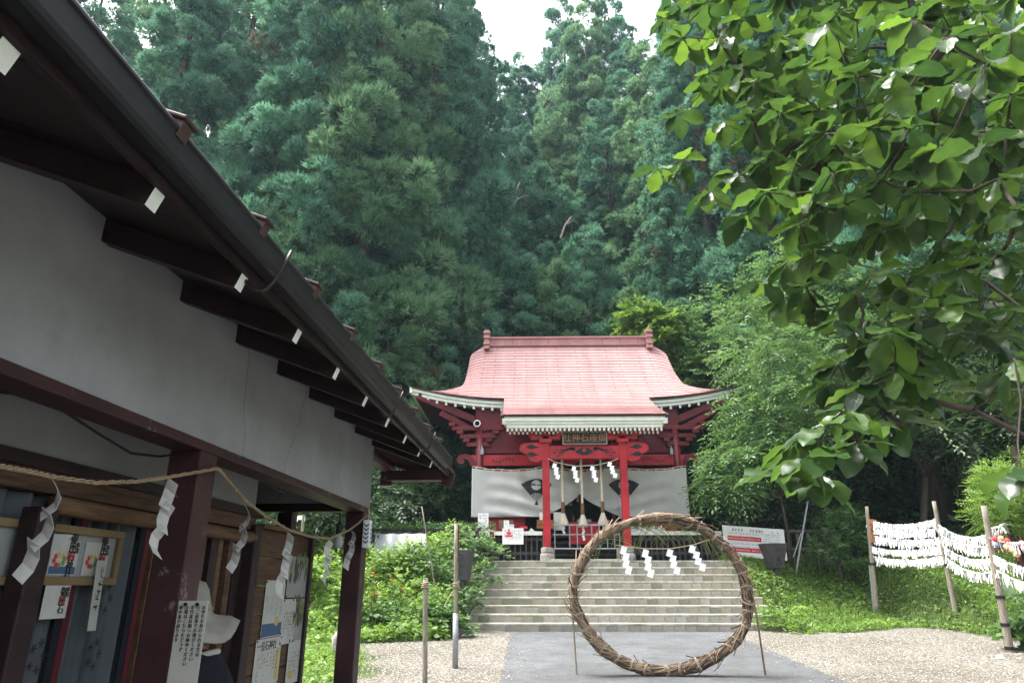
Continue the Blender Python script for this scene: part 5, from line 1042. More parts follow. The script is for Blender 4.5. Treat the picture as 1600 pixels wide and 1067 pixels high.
# ================================================================== FORTUNE-PAPER RACK, right
def fortune_rack():
    ST = [((1354, 791), (1369, 941), 17.2, .055, 'bamboo stake at the left end of the fortune papers, carrying the wooden sign'), ((1459, 783), (1492, 949), 15.6, .055, 'bamboo stake in the middle of the fortune papers'), ((1537, 790), (1579, 1022), 12.3, .062, 'thick bamboo stake at the gravel edge by the coloured charms')]
    line = lambda i, py: (lambda a: a)(at(ST[i][0][0] + (ST[i][1][0] - ST[i][0][0]) * (py - ST[i][0][1]) / (ST[i][1][1] - ST[i][0][1]), py, ST[i][2]))
    for i, (tp, bt, Y, r, lab) in enumerate(ST):
        a, b = at(*tp, Y), at(*bt, Y); b2 = b + (b - a).normalized() * .25; t = thing('stake', lab, 'stake', b, 0, 'stakes of the fortune paper rack'); c = MB(); n = 12
        c.tube([a.lerp(b2, k / n) for k in range(n + 1)], [r * (.72 + .28 * k / n) * (1.0 if k % 3 else 1.05) for k in range(n + 1)], 10); c.build('pole', M_grwood, t, world=True, smooth=True)
        for f in ((.60, .78) if i < 2 else (.62, .80, .95)):
            if i < 2 and f > .7: continue
            p = a.lerp(b, f); d = (b - a).normalized(); c = MB(); c.tube([p, p + d * .05], r * 1.12, 10); c.build('band', M_black, t, world=True)
        c = MB(); o_ = Vector((.05 if i else -.05, .04, 0)); c.tube([a.lerp(b, .62) + o_, b2 + o_], .026, 8); c.build('steel_pipe', M_steel if i < 2 else M_black, t, world=True)
    # far stake 4 (brown) beyond the edge and end stake out of frame
    p = at(1572, 812, 14.2); g = gz(p.x + .2, 14.2); t = thing('stake', 'short brown stake behind the coloured charms at the right edge', 'stake', (p.x + .2, 14.2, g), 0, 'stakes of the fortune paper rack'); c = MB(); c.tube([p, (p.x + .2, 14.2, g)], [.05, .06], 10); c.build('pole', M_maroon, t, world=True); c = MB(); c.tube([p + Vector((.012, 0, -.07)), p + Vector((.015, 0, -.10))], .06, 10); c.build('string_tie', M_paper, t, world=True)
    # wooden sign
    a, b = at(1353, 811, 17.1), at(1372.5, 847, 17.1); w = (b.x - a.x); h = a.z - b.z; t = thing('wooden_sign', 'small orange-brown wooden sign with three brushed characters on the left stake', 'sign', ((a.x + b.x) / 2, 17.08, b.z)); t.rotation_euler = (0, .07, 0)
    c = MB(); c.box(-w * .46, w * .46, 0, .02, 0, h); c.build('board', mat('sign_orange_wood', (.36, .17, .08), .7, 7, .25, .2, 30), t, bevel=.004)
    text('心\n結\nび', h * .24, (0, -.003, h * .5), FRONT, M_sign, t, spacing=1.05)
    # paper strips: a few bent shapes shared by all strings
    rg = random.Random(5); sm = []
    for q in range(6):
        c = MB(); w = rg.uniform(.026, .038); h = rg.uniform(.10, .155); dx = rg.uniform(-.02, .02); r_ = []
        for side in (-1, 1):
            ox = side * w * rg.uniform(.2, .5); n0 = len(c.v)
            c.add([(ox * .3 - w * .4, .0, .012), (ox * .3 + w * .4, 0, .016), (ox + w * .5 + dx, .012 * side - .01, -h * .5), (ox - w * .5 + dx, .012 * side - .01, -h * .55), (ox + w * .45 + dx * 2, .02 * side, -h * rg.uniform(.85, 1)), (ox - w * .45 + dx * 2, .02 * side - .004, -h)], [(0, 1, 2, 3), (3, 2, 4, 5)])
        c.tube([(-w * .5, 0, .01), (w * .5, 0, .014)], .013, 6); me = c.mesh('paper_strip', M_paper); sm.append(me)
    pink = [m.copy() for m in sm[:2]]
    for m in pink: m.materials[0] = mat('pink_paper', (.62, .30, .36), .8)
    PW = mat('omikuji_paper', (.82, .80, .82), .8)
    for m in sm: m.materials[0] = PW
    def string(lab, A, Bp, sag, n, colour=False, grp='strings of white fortune papers'):
        t = thing('paper_string', lab, 'fortune papers', A.lerp(Bp, .5) - Vector((0, 0, sag)), 0, grp); f = lambda k: A.lerp(Bp, k) - Vector((0, 0, 4 * sag * k * (1 - k)))
        c = MB(); c.tube([f(k / 16) for k in range(17)], .006, 5); c.build('string', M_hemp, t, world=True)
        for k in range(n):
            me = rg.choice(sm) if not (colour and rg.random() < .12) else rg.choice(pink)
            o = link('paper_strip', me, t, True); p = f((k + .5 + rg.uniform(-.3, .3)) / n); o.location = p + Vector((0, rg.uniform(-.02, .02), 0)); d = Bp - A
            o.rotation_euler = (rg.uniform(-.2, .2), rg.uniform(-.25, .25), math.atan2(d.y, d.x) + rg.uniform(-.5, .5)); s_ = rg.uniform(.70, 1.35); o.scale = (s_ * 1.1, s_, s_)
    ordn = ('topmost', 'second', 'third', 'fourth', 'lowest')
    def sag(A, B_, px, py): k = .5; m = A.lerp(B_, .5); return max(.02, m.z - at(px, py, m.y).z)
    for k, (ya, yb, ym) in enumerate(((813.5, 811, 821), (826, 826, 831), (837, 841, 845), (855, 854, 861), (869, 869, 876))):
        A, B_ = line(0, ya), line(1, yb); string(ordn[k] + ' string of white fortune papers between the left and middle stakes', A, B_, sag(A, B_, 1412, ym), 48)
    for k, (ya, yb, ym) in enumerate(((821, 836, 839), (836, 854, 852), (853, 873, 873), (869, 892, 893))):
        A, B_ = line(1, ya), line(2, yb); string((ordn[:3] + ('lowest',))[k] + ' string of white fortune papers between the middle stake and the thick stake', A, B_, sag(A, B_, 1505, ym), 58)
    A = line(2, 827); B_ = at(1571, 818, 14.2); string('short rising string of fortune papers behind the coloured charms', A, B_, .02, 14)
    for k, (ya, yb) in enumerate(((841, 848), (868, 892), (889, 918))):
        A = line(2, ya); B_ = at(1625, yb, 10.6); string((('upper', 'middle', 'bottom')[k]) + ' string of mixed papers from the thick stake to the right edge', A, B_, .05, 26, True)
    # netted bundles and coloured ball charms
    cols = [(.50, .05, .06), (.62, .42, .25), (.55, .06, .05), (.62, .52, .30), (.45, .40, .06), (.20, .24, .40), (.60, .30, .36), (.55, .45, .25), (.62, .28, .30)]
    names = ('red', 'peach', 'bright red', 'cream', 'yellow', 'lavender blue', 'pink', 'pale gold', 'rose')
    for k, (px, py, Y) in enumerate(((1555, 842, 12.0), (1564, 841, 11.9), (1574, 845, 11.7), (1573, 854, 11.7), (1583, 860, 11.5), (1558, 851, 12.0), (1597, 849, 11.2), (1589, 866, 11.4), (1601, 858, 11.1))):
        p = at(px, py, Y); t = thing('ball_charm', names[k] + ' cloth ball charm hanging among the fortune papers at the right edge', 'charm', p, 0, 'coloured ball charms'); c = MB(); c.lathe([(.01, -.045), (.033, -.034), (.046, 0), (.033, .034), (.01, .045)], n=12); c.build('ball', mat('charm_' + str(k), cols[k], .7), t, smooth=True)
        c = MB(); c.tube([(0, 0, .045), (0, 0, .11)], .004, 5); c.build('cord', M_redink, t); c = MB(); c.lathe([(.006, -.045), (.014, -.09)], n=6); c.build('tassel', M_redink if k % 2 else M_hemp, t)
fortune_rack()

# ================================================================== small things on the banks
def bank_things():
    # tapered dark lantern boxes
    for k, (tp, tw, bt, bw, Y, lab) in enumerate((((1212, 849), 33, (1212, 888), 15, 17.6, 'dark tapered lantern box with a cloud pattern standing in the right grass bank'), ((724, 859), 27, (724, 906), 15, 15.4, 'dark tapered lantern box behind the tall pole in the left bushes'))):
        a, b = at(*tp, Y), at(*bt, Y); s_ = (a - Vector((0, 1.6, 1.6))).length; w0, w1 = tw / 2 * Y / 1067 * 1.02, bw / 2 * Y / 1067 * 1.02; h = a.z - b.z
        t = thing('lantern_box', lab, 'lantern', (b.x, Y, b.z), .35 if k == 0 else -.3, 'tapered lantern boxes'); c = MB()
        vs = [(-w1, -w1, 0), (w1, -w1, 0), (w1, w1, 0), (-w1, w1, 0), (-w0 * .9, -w0 * .9, h), (w0 * .9, -w0 * .9, h), (w0 * .9, w0 * .9, h), (-w0 * .9, w0 * .9, h)]; c.add(vs, [(0, 3, 2, 1), (0, 1, 5, 4), (1, 2, 6, 5), (2, 3, 7, 6), (3, 0, 4, 7), (4, 5, 6, 7)]); c.build('box', M_lbox, t, bevel=.01)
        for q in range(4):                                   # swirl relief on the front face
            c = MB(); z = h * (.2 + .2 * q); f = z / h; y = -(w1 + (w0 * .9 - w1) * f) - .004; w = (w1 + (w0 - w1) * f) * .5
            c.tube([(w * math.cos(a_) * (1 - a_ / 12), y - .002 * math.sin(a_), z + .05 * math.sin(a_)) for a_ in np.linspace(0, 4.5, 10)], .012, 5); c.build('swirl', M_lbox, t)
        c = MB(); g = gz(b.x, Y) - .1; c.box(-w1 * .4, w1 * .4, -w1 * .4, w1 * .4, g - b.z, 0); c.build('post', M_lbox, t)
    # poles and sticks
    def pole(name, label, cat, top, bot, Y, r0, r1, m, ground=True, extra=None):
        a, b = at(*top, Y), at(*bot, Y); 
        if ground: b.z = min(b.z, gz(b.x, Y) - .05)
        t = thing(name, label, cat, (b.x, Y, max(b.z, gz(b.x, Y)))); c = MB(); c.tube([a.lerp(b, k / 6) for k in range(7)], [r0 + (r1 - r0) * k / 6 for k in range(7)], 9); c.build('shaft', m, t, world=True, smooth=True); return t, a, b
    g = lambda px, py: None
    t, a, b = pole('pole', 'tall pole of weathered wood over a steel pipe beside the stairs', 'pole', (713, 818), (711.5, 1040), 10.6, .034, .030, M_grwood)
    c = MB(); p = a.lerp(b, .62); c.tube([p, b], .042, 10); c.build('steel_pipe', M_steel, t, world=True, smooth=True); c = MB(); p = a.lerp(b, .45); c.tube([p + Vector((.045 * math.cos(q), .045 * math.sin(q), .004 * q)) for q in np.linspace(0, 19, 40)], .008, 5); c.tube([p, p + Vector((-.08, 0, -.10)), p + Vector((-.16, 0, -.25))], .007, 5); c.build('rope_tie', M_rope, t, world=True)
    c = MB(); c.box(a.x + .028, a.x + .045, 10.58, 10.62, a.z - .55, a.z - .01); c.build('red_strip', M_red_dk, t, world=True)
    t, a, b = pole('stake', 'short wooden stake with a rope tie in front of the left bushes', 'stake', (664.5, 905), (664, 1080), 9.2, .032, .03, M_grwood); c = MB(); p = a + Vector((0, 0, -.11)); c.tube([p + Vector((.043 * math.cos(q), .043 * math.sin(q), .004 * q)) for q in np.linspace(0, 19, 40)], .008, 5); c.build('rope_tie', M_rope, t, world=True)
    pole('cane', 'thin pale cane leaning out of the left bushes', 'cane', (659, 791), (690, 860), 15.2, .012, .014, M_grwood)
    t, a, b = pole('steel_pipe', 'bent grey pipe leaning over the right grass bank', 'pipe', (1262, 783), (1238, 868), 18.2, .024, .026, M_steel); c = MB(); c.tube([at(1252, 832, 18.3), at(1240, 870, 18.3)], .016, 7); c.build('brace', M_steel, t, world=True)
    # small stone
    p = at(531, 990, 11.8); gg = gz(p.x, 11.8); t = thing('small_stone', 'small pointed grey stone standing in the grass left of the stall post', 'stone', (p.x, 11.8, gg)); c = MB(); c.lathe([(.10, -.05), (.12, .1), (.11, .24), (.07, .36), (.02, .40)], n=9); c.v = [(x * 1.0 + .02 * math.sin(z * 20), y * .6, z + .015 * math.sin(x * 40)) for x, y, z in c.v]; o = c.build('stone', M_stone, t, smooth=True)
    # white thing on the gravel
    p = at(1561, 1021, 11.6); t = thing('paper_scrap', 'crumpled white paper scrap on the gravel by the thick stake', 'litter', (p.x, 11.6, gz(p.x, 11.6))); c = MB(); c.lathe([(.03, 0), (.07, .01), (.05, .045), (.01, .06)], n=7); c.v = [(x + .02 * math.sin(y * 60), y * .6, z) for x, y, z in c.v]; c.build('paper', M_paper, t)
    # banner on the right fence
    a, b = at(1128, 820, 18.8), at(1224, 827, 18.8); z0 = at(1130, 868, 18.8).z; t = thing('schedule_banner', 'white printed banner with two red bands tied to the right fence', 'banner', (a.x, 18.8, z0)); w = b.x - a.x; h = a.z - z0; dz = (b.z - a.z)
    sh = lambda x, z: z + dz * x / w
    def pl(x0, x1, z0_, z1_, y, m, name):
        c = MB(); n = 12; c.add([(x0 + (x1 - x0) * k / n, y + .012 * math.sin((x0 + (x1 - x0) * k / n) * 7), sh(x0 + (x1 - x0) * k / n, z)) for z in (z0_, z1_) for k in range(n + 1)], [(k, k + 1, n + 2 + k, n + 1 + k) for k in range(n)]); return c.build(name, m, t)
    pl(0, w, 0, h, 0, M_paper, 'sheet')
    def row(x0, x1, z, n, hgt, m, seed, y=-.006):
        c = MB(); rr = random.Random(seed)
        for k in range(n):
            if rr.random() < .12: continue
            x = x0 + (x1 - x0) * k / n; ww = (x1 - x0) / n * rr.uniform(.45, .75); yy = y + .012 * math.sin(x * 7); 
            for q in range(3): c.add([(x, yy, sh(x, z + hgt * q * .36)), (x + ww, yy, sh(x, z + hgt * q * .36)), (x + ww, yy, sh(x, z + hgt * (q * .36 + .16))), (x, yy, sh(x, z + hgt * (q * .36 + .16)))], [(0, 1, 2, 3)])
            c.add([(x + ww * .4, yy, sh(x, z)), (x + ww * .55, yy, sh(x, z)), (x + ww * .55, yy, sh(x, z + hgt)), (x + ww * .4, yy, sh(x, z + hgt))], [(0, 1, 2, 3)])
        c.build('lettering', m, t)
    row(w * .16, w * .68, h * .84, 11, .06, M_ink, 1); row(w * .8, w * .92, h * .84, 4, .04, M_ink, 2)
    for k, z in enumerate((.74, .66, .44, .40, .30)): row(w * .08, w * .6, h * z, 26, .022, M_ink, 10 + k)
    for k, z in enumerate((.76, .7, .62, .55, .48, .42, .36)): row(w * .64, w * .92, h * z, 14, .02, M_ink, 30 + k)
    for z in (.80, .34, .5): pl(w * .06, w * .94, h * z, h * z + .005, -.005, M_steel, 'ruled_line')
    for z in (.53, .16): pl(w * .07, w * .62, h * z, h * z + .11, -.007, M_redink, 'red_band'); row(w * .09, w * .6, h * z + .035, 26, .04, M_paper, int(z * 100), -.012)
    # fences
    def fence(label, x0, x1, Y0, Y1, n, ztop, m, r, px=None):
        t = thing('log_fence', label, 'fence', ((x0 + x1) / 2, (Y0 + Y1) / 2, ZL)); 
        for k in range(n):
            f = k / (n - 1); x, y = x0 + (x1 - x0) * f, Y0 + (Y1 - Y0) * f; c = MB(); lean = .03 * math.sin(k * 2.3); c.tube([(x, y, gz(x, y) - .1), (x + lean, y, ztop - .04)], [r, r * .9], 8); c.build('fence_post', m, t, world=True, smooth=True)
        for dz in (-.05, -.5): c = MB(); c.beam((x0 - .05, Y0 - .02, ztop + dz), (x1 + .1, Y1 - .02, ztop + dz), .09, .07); c.build('rail', m, t, world=True)
    zt = at(1260, 827, 19.2).z
    fence('dark log fence on the landing right of the shrine beside the banner', 5.3, at(1300, 827, 19.2).x, 19.0, 19.2, 13, zt, mat('fence_log', (.14, .12, .095), .85, 8, .5, .3, 30), .055)
    zt2 = at(650, 824, 18.6).z; fence('dark log fence behind the left bushes', at(565, 824, 18.6).x, at(745, 824, 18.6).x, 18.7, 18.7, 12, zt2, M_blkwood, .05)
    # pale plastic sheet over a frame behind the bushes
    a, b = at(588, 834, 17.9), at(668, 832, 17.9); g_ = gz(a.x, 17.9); t = thing('plastic_cover', 'pale plastic sheet stretched over a low frame behind the left bushes', 'cover', ((a.x + b.x) / 2, 17.9, g_)); w = (b.x - a.x) / 2; h = a.z - g_
    c = MB(); n = 14; c.add([(-w * (1.06 if q == 0 else 1) + 2 * w * k / n * (1.03 if q == 0 else 1), (-.18, -.06, .3)[q] + .012 * math.sin(k * 2.2), (0, h, h)[q] + (.012 * math.sin(k * 1.7) if q else 0)) for q in range(3) for k in range(n + 1)], [(q * (n + 1) + k, q * (n + 1) + k + 1, (q + 1) * (n + 1) + k + 1, (q + 1) * (n + 1) + k) for q in range(2) for k in range(n)]); c.build('sheet', M_tarp, t, smooth=True)
    for x in (-w * .98, 0, w * .98): c = MB(); c.tube([(x, 0, -.1), (x, 0, h - .01)], .015, 6); c.build('frame_post', M_steel, t)
    # far rack with papers seen through the stall
    p, q = at(452, 806, 14.5), at(476, 806, 14.5); t = thing('paper_string', 'small string of white papers on a post seen through the stall above the bulletin board', 'fortune papers', p); c = MB(); c.tube([p, q], .006, 5); c.build('string', M_hemp, t, world=True); c = MB(); 
    x = q.x - .02; c.tube([(x, 14.5, q.z + .03), (x, 14.5, gz(x, 14.5) - .1)], .03, 7); c.build('post', M_grwood, t, world=True)
    for k in range(14):
        f = k / 13; pp = p.lerp(q, f); c = MB(); hh = random.uniform(.06, .12); c.add([pp + Vector((-.016, 0, .01)), pp + Vector((.014, 0, .012)), pp + Vector((.02, -.01, -hh)), pp + Vector((-.012, -.012, -hh))], [(0, 1, 2, 3)]); c.build('paper_strip', M_paper, t, world=True)
bank_things()
# ================================================================== VEGETATION
def cedar_crown(name, seed, H, R, npuff, bare=.06, yellow=False, tuft=36, blade=9, lw=(.25, .062)):
    global RNG
    RNG = np.random.default_rng(seed); nb = npuff; sub = 3; n = nb * sub
    i = np.arange(nb); u = (i + RNG.random(nb)) / nb; tb = np.clip(bare + (1 - bare) * (1 - u ** .62), 0, .985)
    phb = i * 2.39996 + RNG.normal(0, .35, nb); lob = 1 + .16 * np.sin(3 * phb + tb * 17) + .10 * np.sin(5 * phb - tb * 31)
    rb = R * (np.clip(1 - tb, 0, 1) ** .60 * .95 + .04) * (.66 + .34 * np.clip(tb / .2, 0, 1)) * lob * RNG.uniform(.74, 1.06, nb); inner = RNG.random(nb) < .10; rb = np.where(inner, rb * .5, rb)
    zb = H * tb + RNG.normal(0, .25, nb) + .10 * rb; sz = (.66 + .5 * (1 - tb)) * RNG.uniform(.75, 1.25, nb) * (R / 3.8) ** .5
    t = np.repeat(tb, sub); ph = np.repeat(phb, sub); S3 = np.repeat(sz, sub)
    Cb = np.stack([rb * np.cos(phb), rb * np.sin(phb), zb], -1); C = np.repeat(Cb, sub, 0) + RNG.normal(0, .30, (n, 3)) * S3[:, None] * [1, 1, .7]
    pr = S3 * RNG.uniform(.48, .66, n)
    ptone = np.clip(np.repeat(.45 + .20 * RNG.normal(size=nb), sub) + .06 * RNG.normal(size=n), .06, .95); deadp = np.repeat(RNG.random(nb) < .03, sub)
    out = norm(np.stack([np.cos(ph), np.sin(ph), np.full(n, .6)], -1))
    # tufts
    d = norm(RNG.normal(size=(n, tuft, 3)) + out[:, None] * .85 + [0, 0, .2]); e = np.array([1.05, 1.05, .85])
    B0 = C[:, None] + d * e * (pr[:, None] * RNG.uniform(.70, 1.0, (n, tuft)))[..., None]
    tt = np.clip(ptone[:, None] + RNG.normal(0, .10, (n, tuft)), .06, 1); tt = np.where(deadp[:, None] & (RNG.random((n, tuft)) < .6), 0, tt)
    # blades
    D = norm(d[:, :, None] * .9 + np.array([0, 0, .2]) + RNG.normal(0, .42, (n, tuft, blade, 3)))
    L = RNG.uniform(.65, 1.2, (n, tuft, blade)) * lw[0] * (pr / .6)[:, None, None] ** .4; S = norm(np.cross(D, norm(RNG.normal(size=D.shape))))
    P0 = B0[:, :, None] + RNG.normal(0, .05, D.shape); w = lw[1] * RNG.uniform(.7, 1.25, L.shape)
    V = np.stack([P0 - S * w[..., None] * .5, P0 + S * w[..., None] * .5, P0 + D * L[..., None]], -2).reshape(-1, 3)
    tone = np.repeat(np.clip(tt[..., None] + RNG.normal(0, .06, L.shape), 0, 1).ravel(), 1)
    tone = np.where(np.repeat((tt == 0).ravel(), blade), .0, np.maximum(tone, .03))
    return npmesh(name, V, 3, L_cedar2 if yellow else L_cedar, tone)
def cedar_trunk(H, R, seed):
    rr = random.Random(seed); c = MB(); n = 9; bend = [Vector((rr.uniform(-.12, .12), rr.uniform(-.12, .12), 0)) for _ in range(n + 1)]
    r0 = .018 * H; c.tube([Vector((0, 0, -.6 + (H * .93 + .6) * k / n)) + bend[k] * (k > 1) for k in range(n + 1)], [r0 * (1.25 if k == 0 else (1 - .93 * k / n)) for k in range(n + 1)], 9)
    for k in range(34):
        t = rr.uniform(.05, .9); a = rr.uniform(0, 2 * PI); L = R * (1 - t) ** .72 * rr.uniform(.5, .9); p = Vector((0, 0, H * t * .93)); d = Vector((math.cos(a), math.sin(a), 0))
        c.tube([p, p + d * L * .5 + Vector((0, 0, -.05 * L)), p + d * L + Vector((0, 0, .12 * L))], [.05 * (1 - t) + .02, .03 * (1 - t) + .012, .008], 5)
    return c.mesh('trunk', M_bark, smooth=True)
CED = []
for k, (H, R, n, y, bare) in enumerate(((30, 4.0, 230, 0, .05), (30, 3.6, 215, 0, .08), (28, 4.3, 235, 1, .04), (16, 3.4, 120, 0, .03), (14, 3.0, 105, 1, .03), (26, 3.0, 170, 0, .15))):
    CED.append((H, R, cedar_crown('crown', 100 + k, H, R, n, bare, bool(y)), cedar_trunk(H, R, 200 + k)))
def cedar(px, Y, pytop, kind, label=None, group='cedars on the hillside', sxy=1.0, zoff=0):
    X = at(px, 914, Y).x; g = gz(X, Y); pytop = random.uniform(-170, -50) if pytop is None else pytop; zt = at(px, pytop, Y).z
    H, R, cr, tr = CED[kind]; s = (zt - g) / H
    o = thing('cedar_tree', label or 'dark green cedar in the dense stand on the hillside behind the shrine', 'tree', (X, Y, g - .3), random.uniform(0, 2 * PI), group); o.scale = (sxy * (s if s < 1.1 else .5 + .5 * s), sxy * (s if s < 1.1 else .5 + .5 * s), s)
    link('trunk', tr, o); link('crown', cr, o); return o
DENSE = None
CL = [ # px, Y, top py (None = real height, out of the picture), kind, label
 (395, 26, None, 0, 'big cedar with pale tufted boughs right behind the stall roof edge'), (520, 27, None, 2, 'big yellowish cedar above the far end of the stall roof'), (640, 30, None, 0, 'tall cedar whose boughs reach down beside the left end of the shrine roof'), (250, 29, None, 1, None), (120, 27, None, 5, 'thin topped cedar with sky showing through at the upper left'), (320, 35, None, 2, None), (450, 36, None, 1, None), (560, 37, None, 0, None),
 (655, 40, None, 1, None), (700, 40, -30, 0, 'tall cedar at the left edge of the bright gap of sky'), (610, 46, None, 0, None), (500, 46, None, 0, None), (380, 47, None, 2, None), (180, 40, None, 0, None), (60, 36, None, 2, None), (-80, 30, None, 0, None),
 (585, 25, 420, 4, 'lower cedar with fine pale sprays left of the shrine roof'), (470, 23.5, 470, 3, None), (660, 27, 450, 3, None), (530, 31, 330, 3, None), (740, 33, 330, 3, None), (700, 29.5, 480, 4, None), (800, 31, 375, 3, 'rounded young cedar above the left half of the shrine roof'), (870, 32, 400, 4, None), (935, 33, 345, 3, None), (1010, 31, 440, 4, None),
 (790, 40, 235, 3, None), (860, 41, 250, 3, None), (935, 41, 300, 3, None), (720, 44, 170, 1, None),
 (775, 52, 92, 1, 'cedar at the foot of the sky gap, on its left'), (815, 56, 80, 5, 'slim cedar standing up into the middle of the sky gap'), (852, 57, 98, 5, 'slim short cedar top right of the middle of the sky gap'), (880, 50, 150, 2, None), (830, 47, 190, 0, None), (905, 55, -10, 5, 'thin cedar spire at the right side of the sky gap'), (955, 46, 5, 2, 'broad lighter green cedar right of the sky gap'), (925, 48, 60, 0, None), (1005, 47, -20, 5, None), (985, 40, 150, 0, None), (1040, 44, 40, 1, None),
 (1085, 38, 60, 2, None), (1095, 30, 240, 0, 'cedar with soft grey green boughs behind the right end of the shrine roof'), (1170, 32, None, 1, None), (1180, 42, None, 0, None), (1260, 36, None, 0, None), (1290, 27, None, 5, None), (1380, 30, None, 1, None), (1400, 40, None, 2, None), (1490, 24, None, 5, 'cedar with a bare brown trunk behind the big leaves at the right'), (1550, 23, None, 5, 'second bare trunked cedar at the far right behind the big leaves'), (1560, 34, None, 0, None), (1650, 28, None, 0, None), (1750, 24, None, 2, None)]
for px, Y, py, kd, lab in CL:
    cedar(px, Y, py, kd, lab)
# pale dead boughs sticking out of the stand
for pts, Y in ((((800, 325), (808, 312), (806, 300), (812, 285)), 33.5), (((876, 372), (883, 352), (892, 340)), 34)):
    q = [at(x, y, Y - 3.6) for x, y in pts]; t = thing('dead_bough', 'pale dead bough in the cedars ' + ('above the left half of the shrine roof' if Y < 33.8 else 'right above the middle of the shrine roof'), 'branch', q[0]); c = MB(); c.tube(q + [q[-1] + Vector((.3, 3.2, .6))], [.05, .05, .045, .04, .05, .06][:len(q) + 1], 6); c.tube([q[1], q[1] + Vector((.4, .1, .3)), q[1] + Vector((.7, .2, .2))], [.03, .025, .01], 5); c.build('bough', M_dead, t, world=True)

# ---- broadleaf trees: sprays of leaflets on drooping twigs
def sprays(n, centers, radii, seed, leaf=.12, nl=9, lw=.42, spray=.5, droop=.35, shell=.45, up=.15):
    R = np.random.default_rng(seed); k = R.integers(0, len(centers), n); c = np.array(centers)[k]; r = np.array(radii)[k]
    d = norm(R.normal(size=(n, 3)) + [0, 0, up]); P = c + d * r * (shell + (1 - shell) * R.random((n, 1)) ** .6)
    ax = norm(d * [1, 1, .3] + R.normal(0, .35, (n, 3)) + [0, 0, -droop * .3]); V = []; T = []
    tone = np.clip(.45 + .2 * R.normal(size=n), .03, 1)
    nrm = norm(np.array([0, 0, 1.0]) + R.normal(0, .35, (n, 3))); sd = norm(np.cross(ax, nrm))
    for i in range(nl):
        f = (i + .5) / nl; side = 1 if i % 2 else -1
        base = P + ax * (spray * f) + np.array([0, 0, -1.0]) * (droop * spray * f * f)
        if i == nl - 1: D = norm(ax + [0, 0, -droop])
        else: D = norm(ax * .55 + sd * side * .9 + [0, 0, -droop * .5] + R.normal(0, .12, (n, 3)))
        S = norm(np.cross(D, nrm + R.normal(0, .25, (n, 3)))); L = leaf * R.uniform(.75, 1.2, n) * (1 - .35 * abs(f - .5))
        V.append(quads(base, D, S, L, L * lw, .06)); T.append(np.clip(tone + R.normal(0, .09, n), 0, 1))
    return np.concatenate(V), np.concatenate(T)
def broad(name, label, base, lobes, n, seed, m, trunk_r=.1, group=None, cat='tree', **kw):
    b = Vector(base); t = thing(name, label, cat, b, 0, group); C = [Vector(l[0]) for l in lobes]
    V, T = sprays(n, [tuple(c - b) for c in C], [l[1] for l in lobes], seed, **kw); link('crown' if cat == 'tree' else 'foliage', npmesh('crown' if cat == 'tree' else 'foliage', V, 4, m, T), t)
    c = MB(); top = sum((x for x in C), Vector()) / len(C) - b; fork = top * .45
    c.tube([(0, 0, -.3), fork * .5 + Vector((.05, 0, 0)), fork], [trunk_r, trunk_r * .8, trunk_r * .65], 8)
    for x, r_ in zip(C, [l[1] for l in lobes]):
        x = x - b; mid = fork.lerp(x, .5) + Vector((0, 0, .1)); c.tube([fork, mid, x], [trunk_r * .55, trunk_r * .35, trunk_r * .12], 6)
        for q in range(3):
            e = x + Vector((random.uniform(-1, 1) * r_[0], random.uniform(-1, 1) * r_[1], random.uniform(-.3, .7) * r_[2])) * .7; c.tube([mid.lerp(x, .6), e], [trunk_r * .16, .006], 5)
    c.build('trunk' if cat == 'tree' else 'stem', M_twig, t, smooth=True); return t
def lobes(*L): return [(tuple(at(px, py, Y)), (r * 1.0, r, r * rz)) for px, py, Y, r, rz in L]
def gp(px, Y): X = at(px, 914, Y).x; return (X, Y, gz(X, Y))
broad('walnut_tree', 'broadleaf tree with long drooping leaf sprays hanging over the right eave of the shrine', gp(1240, 18.8), lobes((1156, 712, 18.4, .75, .25), (1190, 665, 18.8, 1.1, .6), (1225, 630, 19, 1.4, .7), (1130, 752, 18.2, .38, .12), (1270, 590, 19.2, 1.6, .7), (1220, 705, 18.6, .9, .4), (1205, 560, 19.6, 1.3, .7)), 1500, 31, L_broad, .06, leaf=.17, nl=13, lw=.36, spray=.75, droop=.45)
broad('broadleaf_tree', 'bright green broadleaf tree right behind the right end of the shrine roof', gp(1120, 27), lobes((1025, 505, 26, 1.1, .6), (1070, 560, 26, 1.6, .7), (1120, 520, 26.5, 2.0, .7), (1170, 480, 27, 2.0, .8), (1110, 590, 25, 1.4, .6), (1150, 560, 25.5, 1.8, .7)), 1800, 32, L_broad, .14, leaf=.22, nl=8, lw=.5, spray=.6, droop=.25)
broad('broadleaf_tree', 'small lime green tree with big leaves peeking over the right end of the ridge', gp(1010, 26.5), lobes((1000, 500, 25.6, .8, .7), (1030, 515, 25.4, .8, .7), (1015, 540, 25.2, .8, .6)), 330, 43, L_lime, .06, leaf=.30, nl=7, lw=.6, spray=.5, droop=.2)
broad('broadleaf_tree', 'mid green broadleaf tree filling the slope between the shrine roof and the big leaves', gp(1270, 22), lobes((1210, 500, 22, 1.8, .7), (1270, 540, 21.5, 1.8, .7), (1240, 440, 23, 1.8, .8), (1320, 480, 22.5, 2.0, .8), (1310, 600, 21, 1.6, .7), (1360, 560, 21, 1.8, .8)), 1900, 33, L_broad, .13, leaf=.18, nl=9, lw=.45, spray=.6, droop=.3)
